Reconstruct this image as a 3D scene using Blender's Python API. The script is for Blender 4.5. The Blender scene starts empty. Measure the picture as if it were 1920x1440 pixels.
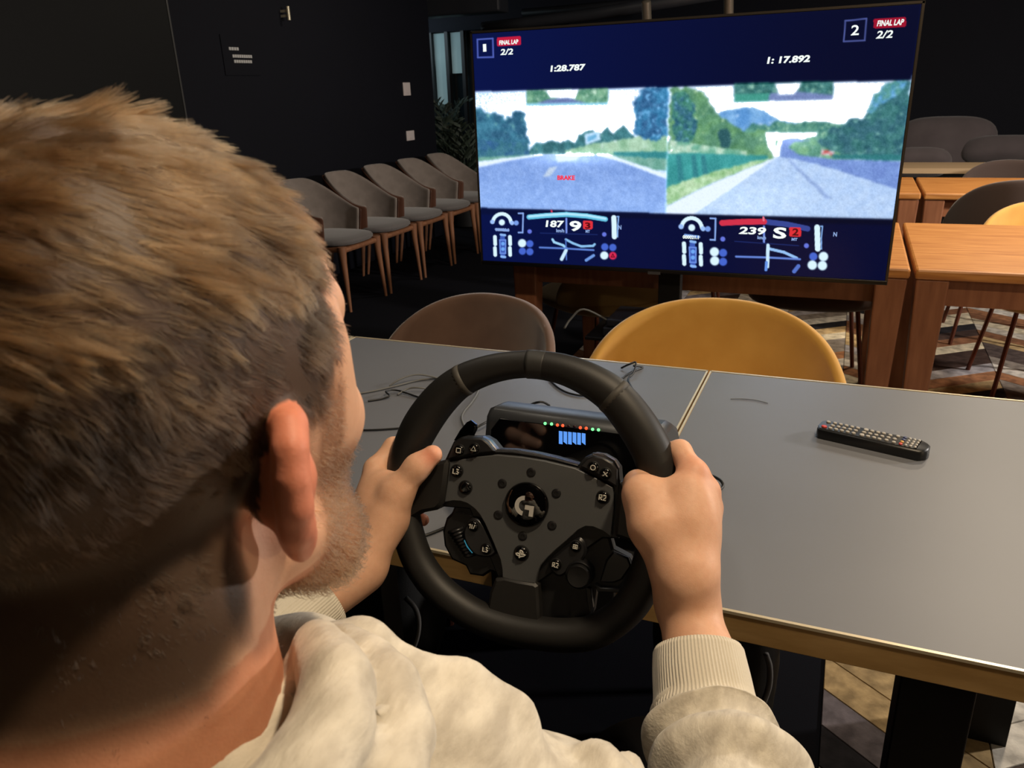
import bpy, math, random
import numpy as np
from mathutils import Vector, Matrix
random.seed(7)
rng = np.random.default_rng(7)
PI = math.pi
scene = bpy.context.scene
COL = scene.collection

# ---------------------------------------------------------------- camera
FPX = 1474.67
YAW, PITCH, ROLL = -0.4064, 0.3583, -0.0376
CAM = np.array([0.0, 0.0, 1.35])
_cy, _sy = math.cos(YAW), math.sin(YAW)
_fw = np.array([_sy * math.cos(PITCH), _cy * math.cos(PITCH), -math.sin(PITCH)])
_r0 = np.array([_cy, -_sy, 0.0])
_u0 = np.cross(_r0, _fw)
_rt = _r0 * math.cos(ROLL) + _u0 * math.sin(ROLL)
_up = -_r0 * math.sin(ROLL) + _u0 * math.cos(ROLL)
cam_data = bpy.data.cameras.new('camera')
cam_data.sensor_width = 36.0
cam_data.lens = FPX / 1920 * 36.0
cam_data.clip_start = 0.02
cam_data.clip_end = 60
cam = bpy.data.objects.new('camera', cam_data)
COL.objects.link(cam)
cam.matrix_world = Matrix(((_rt[0], _up[0], -_fw[0], CAM[0]), (_rt[1], _up[1], -_fw[1], CAM[1]),
                           (_rt[2], _up[2], -_fw[2], CAM[2]), (0, 0, 0, 1)))
scene.camera = cam
cam_data.dof.use_dof = True
cam_data.dof.focus_distance = 0.95
cam_data.dof.aperture_fstop = 22.0

# measuring helpers: where a sight line of the photograph meets a real plane of the room
def ray(px, py):
    v = _fw * FPX + _rt * (px - 960) - _up * (py - 720)
    return v / np.linalg.norm(v)
def onz(px, py, z):
    w = ray(px, py); return CAM + w * ((z - CAM[2]) / w[2])
def ony(px, py, y):
    w = ray(px, py); return CAM + w * ((y - CAM[1]) / w[1])
def onx(px, py, x):
    w = ray(px, py); return CAM + w * ((x - CAM[0]) / w[0])
def atd(px, py, d):
    w = ray(px, py); return CAM + w * d / (w @ _fw)
def onplane(px, py, P0, N):
    w = ray(px, py); return CAM + w * (((P0 - CAM) @ N) / (w @ N))
def project(P):
    d = np.asarray(P) - CAM; z = d @ _fw
    return np.stack([960 + FPX * (d @ _rt) / z, 720 - FPX * (d @ _up) / z], -1)

# ---------------------------------------------------------------- light and exposure
scene.view_settings.view_transform = 'Standard'
scene.view_settings.look = 'None'
scene.view_settings.exposure = 0.0
scene.view_settings.gamma = 1.0
scene.view_settings.use_curve_mapping = False
world = bpy.data.worlds.new('dim_room')
scene.world = world
world.use_nodes = True
world.node_tree.nodes['Background'].inputs[0].default_value = (0.75, 0.82, 1.0, 1)
world.node_tree.nodes['Background'].inputs[1].default_value = 0.01

def area(name, loc, target, size, power, color, spread=180, shape='DISK', size_y=None):
    l = bpy.data.lights.new(name, 'AREA')
    l.shape = shape; l.size = size; l.energy = power; l.color = color; l.spread = math.radians(spread)
    if size_y: l.size_y = size_y
    o = bpy.data.objects.new(name, l); COL.objects.link(o)
    o.location = loc
    o.rotation_euler = (Vector(target) - Vector(loc)).to_track_quat('-Z', 'Y').to_euler()
    return o
WARM = (1.0, 0.78, 0.52)
NEUT = (1.0, 0.88, 0.72)
area('downlight_table', (.55, .5, 2.7), (.1, .7, .8), .14, 30, WARM)
area('downlight_table_far', (-1.2, 1.5, 2.6), (-1.0, 1.4, .7), .14, 5, NEUT)
area('downlight_person', (-.25, .55, 2.65), (-.25, .4, 1.1), .14, 3, NEUT)
area('fill_right', (2.9, -.2, 1.9), (.3, .8, .7), .2, 10, WARM)  # added fill from the right to brighten the table's brass edge, no fixture
area('downlight_wood', (.9, 3.3, 2.6), (.9, 3.3, 0), .25, 40, (1, .84, .64))
area('downlight_wood_rear', (1.0, 5.2, 2.6), (1.0, 5.2, 0), .25, 30, (1, .84, .64))
area('fill_under_tables', (3.6, 3.6, 2.1), (.6, 4.0, .2), .3, 140, (1, .92, .84))  # added low fill, brightens the carpet under the oak tables
area('downlight_chairs', (-2.2, 5.3, 2.6), (-3.2, 5.3, .4), .3, 8, NEUT)
area('cool_area_left_rear', (-5.0, 8.2, 2.0), (-4.0, 9, 1), .8, 6, (.7, .9, 1.0))  # pale blue area light inside the room, aimed at the glazed wall


# ---------------------------------------------------------------- materials
def lin(c):
    c = np.asarray(c, float) / 255.0
    return np.where(c <= 0.04045, c / 12.92, ((c + 0.055) / 1.055) ** 2.4)
MATS = {}
def mat(name, rgb, rough=0.5, metal=0.0, var=None, bump=None, spec=0.5, sss=0.0, sheen=0.0, emit=None, stretch=(1, 1, 1), coat=0.0, attr=None, aniso=None):
    if name in MATS: return MATS[name]
    m = bpy.data.materials.new(name); m.use_nodes = True
    nt = m.node_tree; b = nt.nodes['Principled BSDF']
    c = lin(rgb)
    b.inputs['Base Color'].default_value = (*c, 1)
    b.inputs['Roughness'].default_value = rough
    b.inputs['Metallic'].default_value = metal
    b.inputs['Specular IOR Level'].default_value = spec
    b.inputs['Coat Weight'].default_value = coat
    if sheen:
        b.inputs['Sheen Weight'].default_value = sheen
        b.inputs['Sheen Roughness'].default_value = 0.5
    if sss:
        b.inputs['Subsurface Weight'].default_value = sss
        b.inputs['Subsurface Radius'].default_value = (1.0, 0.35, 0.2)
        b.inputs['Subsurface Scale'].default_value = 0.006
    tc = nt.nodes.new('ShaderNodeTexCoord'); mp = nt.nodes.new('ShaderNodeMapping')
    mp.inputs['Scale'].default_value = stretch
    nt.links.new(tc.outputs['Object'], mp.inputs['Vector'])
    src = None
    if attr:
        at = nt.nodes.new('ShaderNodeAttribute'); at.attribute_name = attr
        src = at.outputs['Color']; nt.links.new(src, b.inputs['Base Color'])
    if var:                                   # (noise scale, second colour, contrast)
        n = nt.nodes.new('ShaderNodeTexNoise'); n.inputs['Scale'].default_value = var[0]
        n.inputs['Detail'].default_value = 5
        nt.links.new(mp.outputs[0], n.inputs['Vector'])
        rp = nt.nodes.new('ShaderNodeMapRange')
        k = var[2] if len(var) > 2 else 0.5
        rp.inputs[1].default_value = 0.5 - 0.25 / max(k, .01) * 0.5; rp.inputs[2].default_value = 0.5 + 0.25 / max(k, .01) * 0.5
        nt.links.new(n.outputs[0], rp.inputs[0])
        mx = nt.nodes.new('ShaderNodeMix'); mx.data_type = 'RGBA'
        nt.links.new(rp.outputs[0], mx.inputs[0])
        c2 = lin(var[1])
        if src is not None:
            mx.blend_type = 'MULTIPLY'; nt.links.new(src, mx.inputs[6]); mx.inputs[7].default_value = (*c2, 1)
        else:
            mx.inputs[6].default_value = (*c, 1); mx.inputs[7].default_value = (*c2, 1)
        nt.links.new(mx.outputs[2], b.inputs['Base Color'])
    if bump:                                  # (noise scale, strength, distance)
        n = nt.nodes.new('ShaderNodeTexNoise'); n.inputs['Scale'].default_value = bump[0]; n.inputs['Detail'].default_value = 4
        nt.links.new(mp.outputs[0], n.inputs['Vector'])
        bp = nt.nodes.new('ShaderNodeBump'); bp.inputs['Strength'].default_value = bump[1]
        bp.inputs['Distance'].default_value = bump[2] if len(bump) > 2 else 0.001
        nt.links.new(n.outputs[0], bp.inputs['Height']); nt.links.new(bp.outputs[0], b.inputs['Normal'])
    if emit:                                  # (rgb, strength)
        e = lin(emit[0]); b.inputs['Emission Color'].default_value = (*e, 1); b.inputs['Emission Strength'].default_value = emit[1]
    MATS[name] = m
    return m

# ---------------------------------------------------------------- mesh tools
def tag(o, label=None, cat=None, group=None, kind=None):
    if label: o['label'] = label
    if cat: o['category'] = cat
    if group: o['group'] = group
    if kind: o['kind'] = kind
    return o
def empty(name, loc=(0, 0, 0), rz=0.0, **k):
    o = bpy.data.objects.new(name, None); COL.objects.link(o)
    o.location = Vector([float(v) for v in loc]); o.rotation_euler = (0, 0, rz); o.empty_display_size = 0.05
    return tag(o, **k)
class MB:
    """collects geometry for one mesh object"""
    def __init__(s): s.v = []; s.f = []
    def add(s, vs, fs):
        n = len(s.v); s.v.extend([tuple(map(float, q)) for q in vs]); s.f.extend([tuple(i + n for i in f) for f in fs]); return s
    def box(s, lo, hi, M=None):
        x0, y0, z0 = lo; x1, y1, z1 = hi
        vs = [(x0, y0, z0), (x1, y0, z0), (x1, y1, z0), (x0, y1, z0), (x0, y0, z1), (x1, y0, z1), (x1, y1, z1), (x0, y1, z1)]
        if M is not None: vs = [M @ Vector(q) for q in vs]
        return s.add(vs, [(0, 3, 2, 1), (4, 5, 6, 7), (0, 1, 5, 4), (1, 2, 6, 5), (2, 3, 7, 6), (3, 0, 4, 7)])
    def tube(s, pts, rad, n=8, closed=False, flat=None):
        pts = [np.asarray(p, float) for p in pts]; N = len(pts)
        rads = rad if hasattr(rad, '__len__') else [rad] * N
        rings = []; prev = None
        for i, p in enumerate(pts):
            a = pts[(i - 1) % N] if (closed or i > 0) else p
            b = pts[(i + 1) % N] if (closed or i < N - 1) else p
            t = b - a; t /= (np.linalg.norm(t) + 1e-12)
            if prev is None:
                h = np.array([0, 0, 1.0]) if abs(t[2]) < 0.9 else np.array([1.0, 0, 0])
                u = np.cross(h, t)
            else: u = prev - t * (prev @ t)
            u /= np.linalg.norm(u); prev = u; w = np.cross(t, u)
            rings.append([p + rads[i] * (math.cos(2 * PI * k / n) * u + math.sin(2 * PI * k / n) * w) for k in range(n)])
        vs = [q for r in rings for q in r]; fs = []
        M_ = N if closed else N - 1
        for i in range(M_):
            j = (i + 1) % N
            for k in range(n):
                l = (k + 1) % n
                fs.append((i * n + k, i * n + l, j * n + l, j * n + k))
        if not closed:
            fs.append(tuple(range(n - 1, -1, -1))); fs.append(tuple((N - 1) * n + k for k in range(n)))
        return s.add(vs, fs)
    def prism(s, poly, O, U, V, N_, t0, t1, bev=0.0):
        """poly of (u, v) pushed from t0 to t1 along N_, with an optional chamfer at the t1 side"""
        O, U, V, N_ = [np.asarray(a, float) for a in (O, U, V, N_)]
        p = np.asarray(poly, float); n = len(p)
        if sum(p[i][0] * p[(i + 1) % n][1] - p[(i + 1) % n][0] * p[i][1] for i in range(n)) < 0: p = p[::-1]
        layers = [(p, t0)]
        if bev:
            c = []
            for i in range(n):
                a = p[i] - p[i - 1]; b = p[(i + 1) % n] - p[i]
                a = a / (np.linalg.norm(a) + 1e-9); b = b / (np.linalg.norm(b) + 1e-9)
                nn = np.array([-(a + b)[1], (a + b)[0]]); L = np.linalg.norm(nn)
                nn = nn / L if L > 1e-6 else np.zeros(2)
                c.append(p[i] + nn * bev)
            layers += [(p, t1 - bev), (np.array(c), t1)]
        else: layers += [(p, t1)]
        vs = [O + q[0] * U + q[1] * V + t * N_ for (pp, t) in layers for q in pp]
        fs = [tuple(range(n - 1, -1, -1)), tuple(range((len(layers) - 1) * n, len(layers) * n))]
        for L in range(len(layers) - 1):
            for i in range(n):
                j = (i + 1) % n; fs.append((L * n + i, L * n + j, (L + 1) * n + j, (L + 1) * n + i))
        return s.add(vs, fs)
    def lathe(s, prof, O, A, n=24):
        """prof of (radius, height) turned about axis A through O"""
        O = np.asarray(O, float); A = np.asarray(A, float); A = A / np.linalg.norm(A)
        h = np.array([0, 0, 1.0]) if abs(A[2]) < .9 else np.array([1.0, 0, 0])
        u = np.cross(h, A); u /= np.linalg.norm(u); w = np.cross(A, u)
        vs = [O + z * A + r * (math.cos(2 * PI * k / n) * u + math.sin(2 * PI * k / n) * w) for r, z in prof for k in range(n)]
        fs = []
        for i in range(len(prof) - 1):
            for k in range(n):
                l = (k + 1) % n; fs.append((i * n + k, i * n + l, (i + 1) * n + l, (i + 1) * n + k))
        fs.append(tuple(range(n - 1, -1, -1))); fs.append(tuple((len(prof) - 1) * n + k for k in range(n)))
        return s.add(vs, fs)
    def grid(s, P):
        P = np.asarray(P, float); a, b = P.shape[:2]
        return s.add(P.reshape(-1, 3), [(i * b + j, i * b + j + 1, (i + 1) * b + j + 1, (i + 1) * b + j) for i in range(a - 1) for j in range(b - 1)])
    def build(s, name, m, parent=None, smooth=None, bevel=0.0, solid=0.0, subsurf=0, label=None, cat=None, group=None, kind=None, loc=None):
        me = bpy.data.meshes.new(name)
        vs = s.v
        if loc is not None: vs = [(a - loc[0], b - loc[1], c - loc[2]) for a, b, c in vs]
        me.from_pydata(vs, [], s.f); me.update()
        o = bpy.data.objects.new(name, me); COL.objects.link(o)
        if loc is not None: o.location = Vector([float(q) for q in loc])
        me.materials.append(m)
        if smooth: me.shade_smooth()
        if smooth and smooth is not True: me.set_sharp_from_angle(angle=math.radians(smooth))
        if parent is not None:
            o.parent = parent
            if loc is None: o.matrix_parent_inverse = parent_matrix(parent).inverted()
        if solid:
            q = o.modifiers.new('thickness', 'SOLIDIFY'); q.thickness = solid; q.offset = 0
        if bevel:
            q = o.modifiers.new('edge', 'BEVEL'); q.width = bevel; q.segments = 2; q.limit_method = 'ANGLE'
        if subsurf:
            q = o.modifiers.new('round', 'SUBSURF'); q.levels = subsurf; q.render_levels = subsurf
        return tag(o, label, cat, group, kind)
def parent_matrix(o):
    M = Matrix.LocRotScale(o.location, o.rotation_euler, o.scale)
    return (parent_matrix(o.parent) @ o.matrix_parent_inverse @ M) if o.parent else M
def np_mesh(name, V, F, m, parent=None, smooth=True):
    me = bpy.data.meshes.new(name)
    V = np.ascontiguousarray(V, np.float32); F = np.ascontiguousarray(F, np.int32); k = F.shape[1]
    me.vertices.add(len(V)); me.vertices.foreach_set('co', V.ravel())
    me.loops.add(F.size); me.loops.foreach_set('vertex_index', F.ravel())
    me.polygons.add(len(F)); me.polygons.foreach_set('loop_start', np.arange(0, F.size, k, dtype=np.int32))
    me.update(calc_edges=True); me.validate()
    me.polygons.foreach_set('use_smooth', np.full(len(me.polygons), smooth))
    o = bpy.data.objects.new(name, me); COL.objects.link(o); me.materials.append(m)
    if parent is not None:
        o.parent = parent; o.matrix_parent_inverse = parent_matrix(parent).inverted()
    return o
def set_color(o, rgb, name='tint'):
    a = o.data.attributes.new(name, 'FLOAT_COLOR', 'POINT')
    a.data.foreach_set('color', np.concatenate([rgb, np.ones((len(rgb), 1))], 1).astype(np.float32).ravel())
def copy_tree(o, parent=None):
    c = o.copy(); COL.objects.link(c)
    if parent is not None: c.parent = parent
    for ch in list(o.children): copy_tree(ch, c)
    return c
def spline(pts, n=40, closed=False):
    """Catmull-Rom through the points"""
    P = np.asarray(pts, float); N = len(P); out = []
    segs = N if closed else N - 1
    per = max(2, n // segs)
    for i in range(segs):
        a = P[(i - 1) % N] if (closed or i > 0) else 2 * P[0] - P[1]
        b = P[i]; c = P[(i + 1) % N]
        d = P[(i + 2) % N] if (closed or i < N - 2) else 2 * P[-1] - P[-2]
        for t in np.arange(per) / per:
            out.append(0.5 * ((2 * b) + (-a + c) * t + (2 * a - 5 * b + 4 * c - d) * t * t + (-a + 3 * b - 3 * c + d) * t ** 3))
    if not closed: out.append(P[-1])
    return np.array(out)

# numpy value noise, used for wrinkles, hair tint and the picture on the television
_perm = rng.random((64, 64, 64)).astype(np.float32)
def vnoise(P, s=1.0):
    P = np.asarray(P, np.float32) * s
    i = np.floor(P).astype(int); f = P - i; f = f * f * (3 - 2 * f); i &= 63; j = (i + 1) & 63
    x0, y0, z0 = i[..., 0], i[..., 1], i[..., 2]; x1, y1, z1 = j[..., 0], j[..., 1], j[..., 2]
    fx, fy, fz = f[..., 0], f[..., 1], f[..., 2]
    def L(a, b, t): return a + (b - a) * t
    return L(L(L(_perm[x0, y0, z0], _perm[x1, y0, z0], fx), L(_perm[x0, y1, z0], _perm[x1, y1, z0], fx), fy),
             L(L(_perm[x0, y0, z1], _perm[x1, y0, z1], fx), L(_perm[x0, y1, z1], _perm[x1, y1, z1], fx), fy), fz) * 2 - 1
def fbm(P, s, o=4):
    r = 0; a = 1.0
    for k in range(o): r = r + a * vnoise(P, s * 2 ** k); a *= .5
    return r / 1.9
def sstep(a, b, x):
    t = np.clip((x - a) / (b - a), 0, 1); return t * t * (3 - 2 * t)
#SDF
# ---------------------------------------------------------------- distance-field modelling of organic forms
def rc(a, b, ra, rb=None, k=0.01):
    return ('rc', np.asarray(a, float), np.asarray(b, float), ra, ra if rb is None else rb, k)
def el(c, r, R=None, k=0.01):
    return ('el', np.asarray(c, float), np.asarray(r, float), None if R is None else np.asarray(R, float), k)
def sdf(prims, P):
    d = None
    for q in prims:
        sub = q[0].startswith('-'); kind = q[0].lstrip('-')
        if kind == 'rc':
            _, a, b, ra, rb, k = q
            ab = b - a; t = np.clip(((P - a) @ ab) / (ab @ ab), 0, 1)
            e = np.sqrt((((P - a) - t[..., None] * ab) ** 2).sum(-1)) - (ra + (rb - ra) * t)
        else:
            _, c, r, R, k = q
            L = P - c
            if R is not None: L = L @ R            # columns of R are the local axes
            k0 = np.sqrt(((L / r) ** 2).sum(-1)) + 1e-9; k1 = np.sqrt(((L / (r * r)) ** 2).sum(-1)) + 1e-9
            e = k0 * (k0 - 1) / k1
        if d is None: d = e; continue
        if sub:
            h = np.clip(0.5 - 0.5 * (d + e) / k, 0, 1); d = d * (1 - h) - e * h + k * h * (1 - h)
        else:
            h = np.clip(0.5 + 0.5 * (d - e) / k, 0, 1); d = d * (1 - h) + e * h - k * h * (1 - h)
    return d
def bounds(prims, pad=0.012):
    lo = np.full(3, 1e9); hi = -lo
    for q in prims:
        if q[0] == 'rc':
            for p, r in ((q[1], q[3]), (q[2], q[4])): lo = np.minimum(lo, p - r); hi = np.maximum(hi, p + r)
        elif q[0] == 'el': r = max(q[2]); lo = np.minimum(lo, q[1] - r); hi = np.maximum(hi, q[1] + r)
    return lo - pad, hi + pad
def nets(prims, h, lo=None, hi=None, fn=None):
    """naive surface nets over the union of the shapes"""
    if lo is None: lo, hi = bounds(prims)
    n = np.ceil((np.asarray(hi) - lo) / h).astype(int) + 1
    ax = [np.arange(k) * h + lo[i] for i, k in enumerate(n)]
    G = np.empty(tuple(n), np.float32)
    Y, Z = np.meshgrid(ax[1], ax[2], indexing='ij')
    st = 8
    for i in range(0, n[0], st):
        X = ax[0][i:i + st]
        P = np.empty((len(X),) + Y.shape + (3,)); P[..., 0] = X[:, None, None]; P[..., 1] = Y; P[..., 2] = Z
        v = sdf(prims, P)
        G[i:i + st] = v if fn is None else fn(P, v)
    S = G < 0
    c = np.zeros(tuple(n - 1), np.int8)
    for dx in (0, 1):
        for dy in (0, 1):
            for dz in (0, 1): c += S[dx:n[0] - 1 + dx, dy:n[1] - 1 + dy, dz:n[2] - 1 + dz]
    act = (c > 0) & (c < 8); idx = np.full(act.shape, -1, np.int64); ijk = np.argwhere(act); idx[act] = np.arange(len(ijk))
    acc = np.zeros((len(ijk), 3)); cnt = np.zeros(len(ijk))
    cor = [(0, 0, 0), (1, 0, 0), (0, 1, 0), (1, 1, 0), (0, 0, 1), (1, 0, 1), (0, 1, 1), (1, 1, 1)]
    for a in range(8):
        for b in range(a + 1, 8):
            A, B = np.array(cor[a]), np.array(cor[b])
            if abs(A - B).sum() != 1: continue
            va = G[tuple((ijk + A).T)]; vb = G[tuple((ijk + B).T)]
            m = (va < 0) != (vb < 0); t = np.where(m, va / np.where(m, va - vb, 1), 0)
            acc += np.where(m[:, None], A + t[:, None] * (B - A), 0); cnt += m
    V = (ijk + acc / cnt[:, None]) * h + lo
    F = []
    for axn in range(3):
        o1, o2 = [(1, 2), (2, 0), (0, 1)][axn]
        sl = [slice(1, k - 1) for k in n]; sl[axn] = slice(0, n[axn] - 1)
        sl2 = list(sl); sl2[axn] = slice(1, n[axn])
        s0 = S[tuple(sl)]; s1 = S[tuple(sl2)]; w = np.argwhere(s0 != s1); flip = s0[tuple(w.T)]
        off = np.array([1, 1, 1]); off[axn] = 0; w = w + off
        e1 = np.zeros(3, int); e1[o1] = 1; e2 = np.zeros(3, int); e2[o2] = 1
        q = np.stack([idx[tuple((w - e1 - e2).T)], idx[tuple((w - e2).T)], idx[tuple(w.T)], idx[tuple((w - e1).T)]], 1)
        q[~flip] = q[~flip][:, ::-1]; F.append(q)
    return V, np.concatenate(F)
def vnormals(V, F):
    n = np.cross(V[F[:, 2]] - V[F[:, 0]], V[F[:, 3]] - V[F[:, 1]]); N = np.zeros_like(V)
    for k in range(4): np.add.at(N, F[:, k], n)
    return N / (np.linalg.norm(N, axis=1, keepdims=True) + 1e-12)
def rotm(rx=0, ry=0, rz=0):
    cx, sx, cy, sy, cz, sz = math.cos(rx), math.sin(rx), math.cos(ry), math.sin(ry), math.cos(rz), math.sin(rz)
    return np.array([[cz, -sz, 0], [sz, cz, 0], [0, 0, 1]]) @ np.array([[cy, 0, sy], [0, 1, 0], [-sy, 0, cy]]) @ np.array([[1, 0, 0], [0, cx, -sx], [0, sx, cx]])

def head_prims():
    """head in its own frame: x to its right, y forward, z up, origin between the ears"""
    Q = [el((0, -.016, .042), (.075, .092, .080)), el((0, .032, .036), (.063, .056, .054), k=.03),
         el((0, .035, -.03), (.058, .056, .078), k=.03), el((0, .062, -.055), (.044, .038, .045), k=.02)]
    for s in (-1, 1):
        Q += [el((s * .047, .050, -.020), (.021, .025, .020), k=.02),
              rc((s * .057, .002, -.045), (s * .042, .045, -.088), .017, .017, k=.022),
              rc((s * .042, .045, -.088), (s * .014, .080, -.102), .017, .015, k=.02),
              rc((s * .044, .070, .030), (s * .012, .090, .030), .009, .009, k=.016),
              el((s * .062, .02, .01), (.012, .03, .03), k=.02)]
    Q += [el((0, .084, -.098), (.020, .014, .014), k=.015)]
    Q += [rc((0, .093, .022), (0, .116, -.022), .0075, .0115, k=.010), rc((-.012, .104, -.026), (.012, .104, -.026), .0075, k=.007),
          rc((-.018, .094, -.055), (.018, .094, -.055), .006, k=.006), rc((-.016, .093, -.066), (.016, .093, -.066), .006, k=.005)]
    for s in (-1, 1):
        Q += [('-el', np.array([s * .033, .100, .010]), np.array([.016, .012, .010]), None, .008),
              rc((s * .020, .0880, .0140), (s * .030, .0935, .0165), .0036, k=.006), rc((s * .030, .0935, .0165), (s * .041, .0840, .0120), .0034, k=.006),
              rc((s * .020, .0875, .0050), (s * .030, .0915, .0020), .0032, k=.006), rc((s * .030, .0915, .0020), (s * .041, .0835, .0060), .0030, k=.006)]
    return Q
def ear_prims():
    Q = []
    for s in (-1, 1):
        R = rotm(0, 0, s * 0.42) @ rotm(-.10, 0, 0)        # flares away from the skull towards the back
        def L(x, y, z): return np.array([s * .0760, -.018, -.003]) + R @ (np.array([s * x, y, z]) * np.array([.85, .80, .76]))
        Q += [el(L(.004, -.006, .0), (.0045, .0165, .029), R, k=.006),
              rc(L(-.004, .0, -.01), L(.003, -.004, .005), .010, .009, k=.010)]
        arc = [(.000, .010, .006), (.003, .010, .020), (.005, .003, .030), (.007, -.008, .033), (.008, -.018, .027), (.008, -.023, .014), (.008, -.0235, .000), (.007, -.019, -.014), (.005, -.011, -.024), (.004, -.004, -.030)]
        for i in range(len(arc) - 1): Q.append(rc(L(*arc[i]), L(*arc[i + 1]), .0042, .0042, k=.007))
        Q += [el(L(.004, -.002, -.029), (.0045, .0085, .0095), R, k=.005),
              rc(L(.002, .009, -.004), L(.003, .009, -.014), .0045, .004, k=.005)]
    return Q
# ================================================================ THE ROOM
m_black = mat('black_wall_paint', (12, 14, 25), .8, var=(1.2, (9, 11, 21)), spec=.25)
m_ceil = mat('black_ceiling_paint', (13, 13, 17), .85, spec=.1)
m_floor = mat('dark_carpet', (14, 15, 22), .95, bump=(300, .4), spec=.1)
m_iron = mat('black_powder_coated_metal', (9, 9, 10), .5, spec=.3)
m_white_pl = mat('white_switch_plastic', (215, 205, 205), .4)
def wall(name, lo, hi, m=m_black):
    return MB().box(lo, hi).build(name, m, kind='structure')
floor = MB().box((-7, -2.5, -.06), (5, 10.4, 0)).build('floor', m_floor, kind='structure')
wall('ceiling', (-7, -2.5, 2.75), (5, 10.4, 2.85), m_ceil)
wl = wall('wall_left', (-3.9, -2.5, 0), (-3.75, 7.08, 2.75))
wall('wall_back', (-3.0, 8.9, 0), (5, 9.05, 2.75))
wall('wall_far_left', (-7.1, 7.0, 0), (-6.95, 10.4, 2.75))
wall('wall_right', (4.9, -2.5, 0), (5, 8.9, 2.75))
wall('wall_behind', (-3.9, -2.6, 0), (5, -2.5, 2.75))
wall('wall_return', (-7, 6.93, 0), (-3.9, 7.08, 2.75))

# door in the left wall, with its frame line, a vertical pull and a small sign of three printed lines
m_door = mat('charcoal_door_leaf', (17, 18, 19), .6, spec=.2)
m_trim = mat('dark_grey_trim', (62, 62, 62), .5)
d = MB().box((-3.75, 2.55, .0), (-3.735, 3.86, 2.5)).build('door_1', m_door, kind='structure')
MB().box((-3.75, 3.862, .0), (-3.732, 3.874, 2.55)).build('trim_1', m_trim, kind='structure')
m_brass_pull = mat('pale_brass_pull', (205, 196, 170), .3, metal=.3)
y0, y1 = onx(540, 38, -3.7), onx(537, 12, -3.7)
hd = MB().tube([(-3.69, y0[1], y0[2]), (-3.69, y0[1], y1[2])], .012, 10).box((-3.75, y0[1] - .008, y0[2] + .02), (-3.69, y0[1] + .008, y0[2] + .036)).box((-3.75, y0[1] - .008, y1[2] - .036), (-3.69, y0[1] + .008, y1[2] - .02))
hd.build('pull_handle', m_brass_pull, smooth=40, label='short pale vertical pull handle high on the black wall', cat='handle')
m_print = mat('pale_grey_print', (190, 190, 190), .5)
sign = empty('wall_sign', onx(452, 104, -3.745), label='small sign of three pale printed lines on the black wall', cat='sign')
_c = onx(452, 104, -3.745)
MB().box((-3.75, _c[1] - .17, _c[2] - .12), (-3.744, _c[1] + .17, _c[2] + .12)).build('sign_plate', m_black, sign)
for (xa, ya, xb, yb) in ((429, 90, 448, 91), (436, 104, 473, 106), (439, 114, 473, 116)):
    a = onx(xa, ya, -3.742); b = onx(xb, yb, -3.742)
    n = max(3, int((xb - xa) / 4)); w_ = (b[1] - a[1]) / n
    q = MB()
    for k in range(n): q.box((-3.744, a[1] + k * w_, a[2] - .012), (-3.741, a[1] + (k + .82) * w_, a[2] + .006))
    q.build('sign_line', m_print, sign)
for (px, py, w_, h_, lb) in ((763, 167, .075, .11, 'upper white wall switch plate on the black wall'), (770, 254, .085, .085, 'lower white wall switch plate on the black wall')):
    c = onx(px, py, -3.75)
    sw = empty('wall_switch', c, label=lb, cat='switch', group='white switch plates on the black wall')
    MB().box((-3.75, c[1] - w_, c[2] - h_ / 2), (-3.738, c[1] + w_ * .6, c[2] + h_ / 2)).build('cover_plate', m_white_pl, sw, bevel=.004)
    MB().box((-3.738, c[1] - w_ * .5, c[2] - h_ * .3), (-3.733, c[1] + w_ * .2, c[2] + h_ * .3)).build('rocker', m_white_pl, sw, bevel=.002)

# glazed wall far behind the end of the left wall
m_frame = mat('dark_window_frame', (12, 13, 17), .5)
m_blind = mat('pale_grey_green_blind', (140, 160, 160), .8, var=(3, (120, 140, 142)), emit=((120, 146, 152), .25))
m_glass = mat('night_window_glass', (28, 36, 40), .12, spec=.6)
MB().box((-5.6, 8.9, 2.0), (-3.0, 9.05, 2.75)).box((-5.6, 8.9, 0), (-3.0, 9.05, .12)).build('wall_window_header', m_black, kind='structure')
win = MB().box((-5.6, 9.0, .12), (-3.0, 9.03, 2.0)).build('window_1', m_glass, kind='structure')
def wpx(px, py, y=8.95): return ony(px, py, y)
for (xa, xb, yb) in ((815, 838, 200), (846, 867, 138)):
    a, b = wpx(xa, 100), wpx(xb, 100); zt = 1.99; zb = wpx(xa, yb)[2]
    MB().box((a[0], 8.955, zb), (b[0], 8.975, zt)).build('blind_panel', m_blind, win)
for px in (811, 841, 871):
    a = wpx(px, 100); MB().box((a[0] - .02, 8.90, .12), (a[0] + .02, 8.96, 2.0)).build('mullion', m_frame, win)
wall('wall_far_rear', (-7, 9.9, 0), (-3.0, 10.0, 2.75))

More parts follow.
